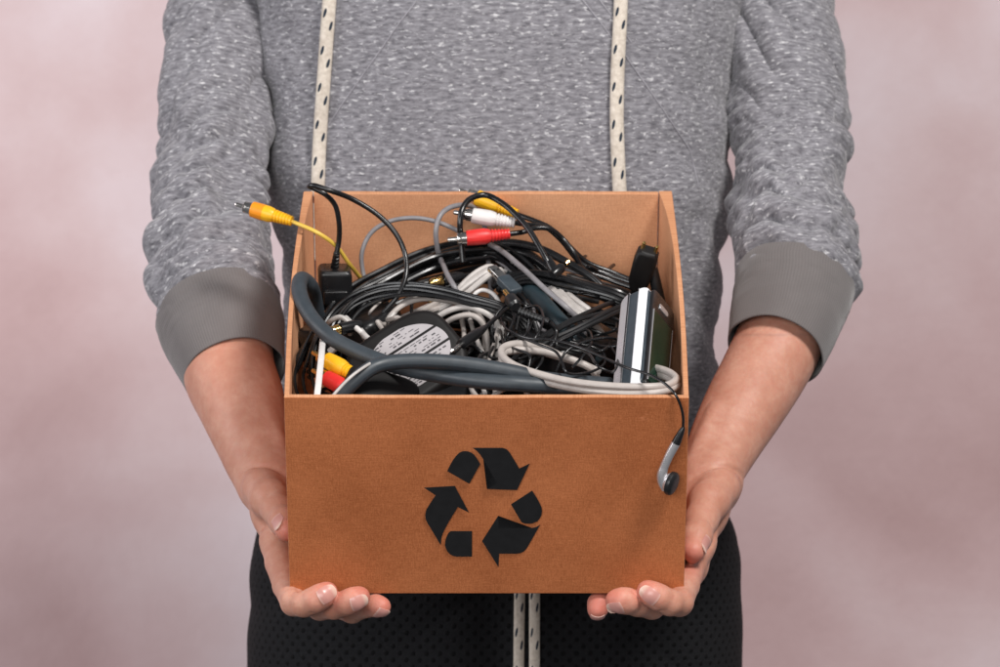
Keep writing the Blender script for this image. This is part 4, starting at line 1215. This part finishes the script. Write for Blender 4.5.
# sleeves
cuff_jobs = []
def sleeve(side, spine, rad, s_, seed):
    S = spline([wp(*p) for p in spine], .0016)
    # resample radius along the spine by arc length
    cum = [0]
    for a, b in zip(S[:-1], S[1:]): cum.append(cum[-1] + (b - a).length)
    kp = []
    for p in spine:
        w_p = wp(*p); kp.append(cum[min(range(len(S)), key=lambda i: (S[i] - w_p).length)])
    fr = frames(S, Vector((0, -1, .001)))
    rr = np.interp(cum, kp, rad)
    rr = np.convolve(np.pad(rr, 12, mode="edge"), np.ones(25) / 25, mode="valid")
    rows = []
    tot = cum[-1]
    for i, p in enumerate(S):
        t_, a, b = fr[i]
        rows.append((p, b, a, rr[i], rr[i] * .98, 2.0, cum[i]))
    def ds(phi, s, P):
        q = s / tot
        g = .12 + .88 * sstep(.40, .72, q)
        c, sn = np.cos(phi), np.sin(phi)
        def roll(k, tilt, wa, sd, fq):
            ph = s * k + tilt * c * side + wa * pnoise(c * fq + sd, sn * fq, s * 7 + sd) + .35 * pnoise(c * 3 + sd, sn * 3, s * 20)
            am = np.clip(.62 + 1.9 * pnoise(c * 1.1 + sd * 2, sn * 1.1 + sd, s * k * .45), 0, 1)
            return (np.abs(np.sin(math.pi * ph)) ** .50) * am
        r1 = roll(38, .22, 1.25, seed, .55); r2 = roll(61, -.40, 1.2, seed + 3.3, .7); r3 = roll(17, .9, 1.6, seed + 7.1, .6)
        low = np.maximum(r1 * .0150, r2 * .0095)
        up_ = r3 * .0085
        lg = pnoise(c * .9 + 5, sn * .9 + seed, s * 11)
        end = 1 - .8 * sstep(.955, 1.0, q)
        fine = pnoise(P[..., 0] * 70, P[..., 1] * 70, P[..., 2] * 90) * .0006
        return ((low - .0088) * g + (up_ - .0038) * (1.1 - g) + lg * .010 * g) * end + fine
    V, Fc, UV = loft(rows, 300, ds)
    sw.add(V, Fc, UV)
    return S, fr, rr
spL = [(236, -125, 3.13), (231, -60, 3.128), (226, 0, 3.12), (221, 70, 3.10), (216, 140, 3.075), (212, 200, 3.045), (212, 255, 3.01), (216, 298, 2.983), (222, 326, 2.966)]
rdL = [.050, .047, .0450, .0435, .0440, .0450, .0462, .0462, .0435]
SL = sleeve(-1, spL, rdL, 0, 1.3)
spR = [(764, -125, 3.13), (770, -60, 3.128), (777, 0, 3.12), (782, 60, 3.10), (786, 120, 3.08), (791, 180, 3.05), (796, 228, 3.015), (797, 268, 2.99), (795, 300, 2.972)]
rdR = [.050, .047, .0450, .0455, .0468, .0455, .0438, .0432, .0425]
SR = sleeve(1, spR, rdR, 0, 6.7)
sweater = sw.build("sweatshirt", SWEAT, person, sharp=False)

def cuff(spine, rad, seed):
    S = spline([wp(*p) for p in spine], .0012)
    cum = [0]
    for a, b in zip(S[:-1], S[1:]): cum.append(cum[-1] + (b - a).length)
    tot = cum[-1]
    kp = [cum[min(range(len(S)), key=lambda i: (S[i] - wp(*p)).length)] for p in spine]
    rr = np.interp(cum, kp, rad)
    fr = frames(S, Vector((0, -1, .001)))
    rows = []
    for i, p in enumerate(S):
        t_, a, b = fr[i]; rows.append((p, b, a, rr[i], rr[i], 2.0, cum[i]))
    # turned hem then inside layer going back up
    for i in range(len(S) - 1, max(0, len(S) - 22), -1):
        t_, a, b = fr[i]
        edge = min(1, (len(S) - 1 - i) / 2)
        rows.append((S[i] + fr[-1][0] * (.0008 * (1 - edge)), b, a, rr[i] - .0016 * (.5 + .5 * edge), rr[i] - .0016 * (.5 + .5 * edge), 2.0, tot + cum[-1] - cum[i]))
    def dc(phi, s, P):
        c, sn = np.cos(phi), np.sin(phi)
        return pnoise(c * 1.2 + seed, sn * 1.2, np.minimum(s, tot) * 14) * .0035 + np.abs(pnoise(c * 2 + seed, sn * 2, np.minimum(s, tot) * 60)) * .0014 * (s < tot * .5)
    V, Fc, UV = loft(rows, 260, dc)
    m = MB(); m.add(V, Fc, UV)
    o = m.build("cuff", RIB, sweater, sharp=False)
    # hem stitching
    return o
cuff([(218, 312, 2.975), (223, 330, 2.962), (228, 351, 2.945), (234, 374, 2.929)], [.0465, .0455, .0425, .0385], 2.2)
cuff([(795, 284, 2.980), (791, 302, 2.967), (784, 326, 2.948), (775, 351, 2.930)], [.0448, .0442, .0415, .0368], 8.1)

# cords and seams laid onto the sweatshirt
dg = bpy.context.evaluated_depsgraph_get()
bvh = BVHTree.FromPolygons([Vector(v) for v in sw.v], sw.f)
def onto(px, py, lift=.004):
    o_ = Vector((0, 0, CZ)); d = (wp(px, py, 3) - o_).normalized()
    h = bvh.ray_cast(o_, d)
    p = h[0] if h[0] is not None else wp(px, py, 3.0)
    return p - d * lift
def smooth_pts(P, k=3):
    for _ in range(k): P = [P[0]] + [(P[i - 1] + P[i] * 2 + P[i + 1]) / 4 for i in range(1, len(P) - 1)] + [P[-1]]
    return P
def lace(pts, parent, r=.0053, lift=.0045):
    P = []
    for a, b in zip(pts[:-1], pts[1:]):
        for k in range(10): P.append(onto(a[0] + (b[0] - a[0]) * k / 10, a[1] + (b[1] - a[1]) * k / 10, lift))
    P.append(onto(*pts[-1], lift))
    P = smooth_pts(P, 12)
    m = MB(); tube(m, P, r, seg=20, flat=.62, up=Vector((0, -1, 0)), uvm="frac")
    return m.build("drawstring", LACE, parent)
lace([(334, -60), (328, 20), (323, 90), (319, 150), (317, 215), (316, 260)], sweater)
lace([(622, -60), (621, 5), (617.5, 70), (616.5, 120), (619, 180), (622, 230), (624, 260)], sweater)
THREAD = plastic("seam_thread", (0.27, 0.26, 0.285), .9)
def seam(pts, r=.0006):
    P = []
    for a, b in zip(pts[:-1], pts[1:]):
        for k in range(8): P.append(onto(a[0] + (b[0] - a[0]) * k / 8, a[1] + (b[1] - a[1]) * k / 8, .0002))
    m = MB(); tube(m, P, r, seg=6); return m.build("seam", THREAD, sweater)
seam([(575, -10), (600, 22), (625, 55), (660, 105), (690, 150), (700, 190)])
seam([(592, -10), (612, 16), (634, 46)])
seam([(425, -10), (400, 22), (372, 62), (345, 100), (318, 140), (300, 180)])
# neck line / hood above the frame
mb = MB()
S = [Vector((math.cos(a) * .095, 3.12 + math.sin(a) * .075, 1.395 + .03 * math.sin(a))) for a in np.linspace(0, 2 * math.pi, 60)]
tube(mb, S, .018, seg=16); mb.build("hood", SWEAT, sweater)

# trousers
tr = MB()
keys = []
for py, l, r, dep, cy in ((470, 270, 700, .104, 3.115), (500, 262, 722, .112, 3.115), (540, 255, 739, .117, 3.118), (600, 248.5, 742, .120, 3.12), (670, 247, 741, .118, 3.12), (720, 248, 740, .112, 3.12)):
    cx, hw = hx(l, r); keys.append((py, cx, hw, dep, cy))
t, K = interp_rows(keys, 160)
rows = []
for q, (cx, hw, dep, cy) in zip(t, K):
    z = CZ - (q - 333.5) / F * 3.11
    rows.append(((cx, cy, z), (1, 0, 0), (0, -1, 0), hw, dep, 2.35, z))
def dtr(phi, s, P):
    x, z = P[..., 0], P[..., 2]
    n = pnoise(x * 10, z * 9, 5 + P[..., 1] * 6)
    n2 = np.abs(pnoise(x * 8 + z * 4, z * 22 + np.abs(x) * 14, 1.3))
    fly = -.012 * np.exp(-(x + .002) ** 2 / (2 * .014 ** 2)) * sstep(.86, .72, z)
    return n * .006 + (n2 - .2) * .008 + fly * (P[..., 1] < 3.1)
V, Fc, UV = loft(rows, 300, dtr); tr.add(V, Fc[:, ::-1], UV)
zt = rows[-1][0][2]
for s in (-1, 1):
    rows = []
    for k in range(60):
        q = k / 59; z = zt + .012 - q * (zt - .44)
        rr = .098 - .032 * q
        rows.append(((s * .094 * (1 - .06 * q) - .005, 3.12, z), (1, 0, 0), (0, -1, 0), rr, rr * 1.12, 2.1, z))
    V, Fc, UV = loft(rows, 120, lambda phi, s_, P: np.abs(pnoise(P[..., 0] * 9, P[..., 2] * 14, P[..., 1] * 9)) * .008); tr.add(V, Fc[:, ::-1], UV)
trousers = tr.build("trousers", TROU, person, sharp=False)
bvh = BVHTree.FromPolygons([Vector(v) for v in tr.v], tr.f)
lace([(520, 520), (520, 560), (519.5, 600), (519, 640), (518.5, 700)], trousers, r=.0041)
lace([(534, 520), (534.5, 560), (534.5, 600), (534.5, 640), (534.5, 700)], trousers, r=.0041)

# ------------------------------------------------------------------ light
wd = bpy.data.worlds.new("World"); SC.world = wd; wd.use_nodes = True
wd.node_tree.nodes["Background"].inputs[0].default_value = (0.93, 0.95, 1.0, 1); wd.node_tree.nodes["Background"].inputs[1].default_value = 0.12
def area(name, at, to, size, power, col=(1, 1, 1), sy=None):
    l = bpy.data.lights.new(name, "AREA"); l.energy = power; l.color = col; l.shape = "RECTANGLE"; l.size = size; l.size_y = sy or size
    o = bpy.data.objects.new(name, l); COL.objects.link(o); o.location = at
    o.rotation_euler = (Vector(to) - Vector(at)).to_track_quat("-Z", "Y").to_euler()
    return o
area("key_softbox", (0.95, 1.3, 2.65), (0, 2.85, 1.0), 0.55, 66, (1, .97, .94))
area("fill_softbox", (-1.1, 0.5, 1.35), (0, 2.9, 1.0), 1.0, 20, (.97, .98, 1))
area("front_softbox", (-0.3, -0.3, 1.35), (0, 2.9, 1.0), 1.2, 28, (1, .98, .96))
area("wall_softbox", (-2.1, 2.5, 1.6), (-.8, 4.05, .95), 1.1, 26, (1, .98, 1))

SC.view_settings.view_transform = "Standard"; SC.view_settings.look = "None"; SC.view_settings.exposure = 0; SC.view_settings.gamma = 1
SC.cycles.use_denoising = True
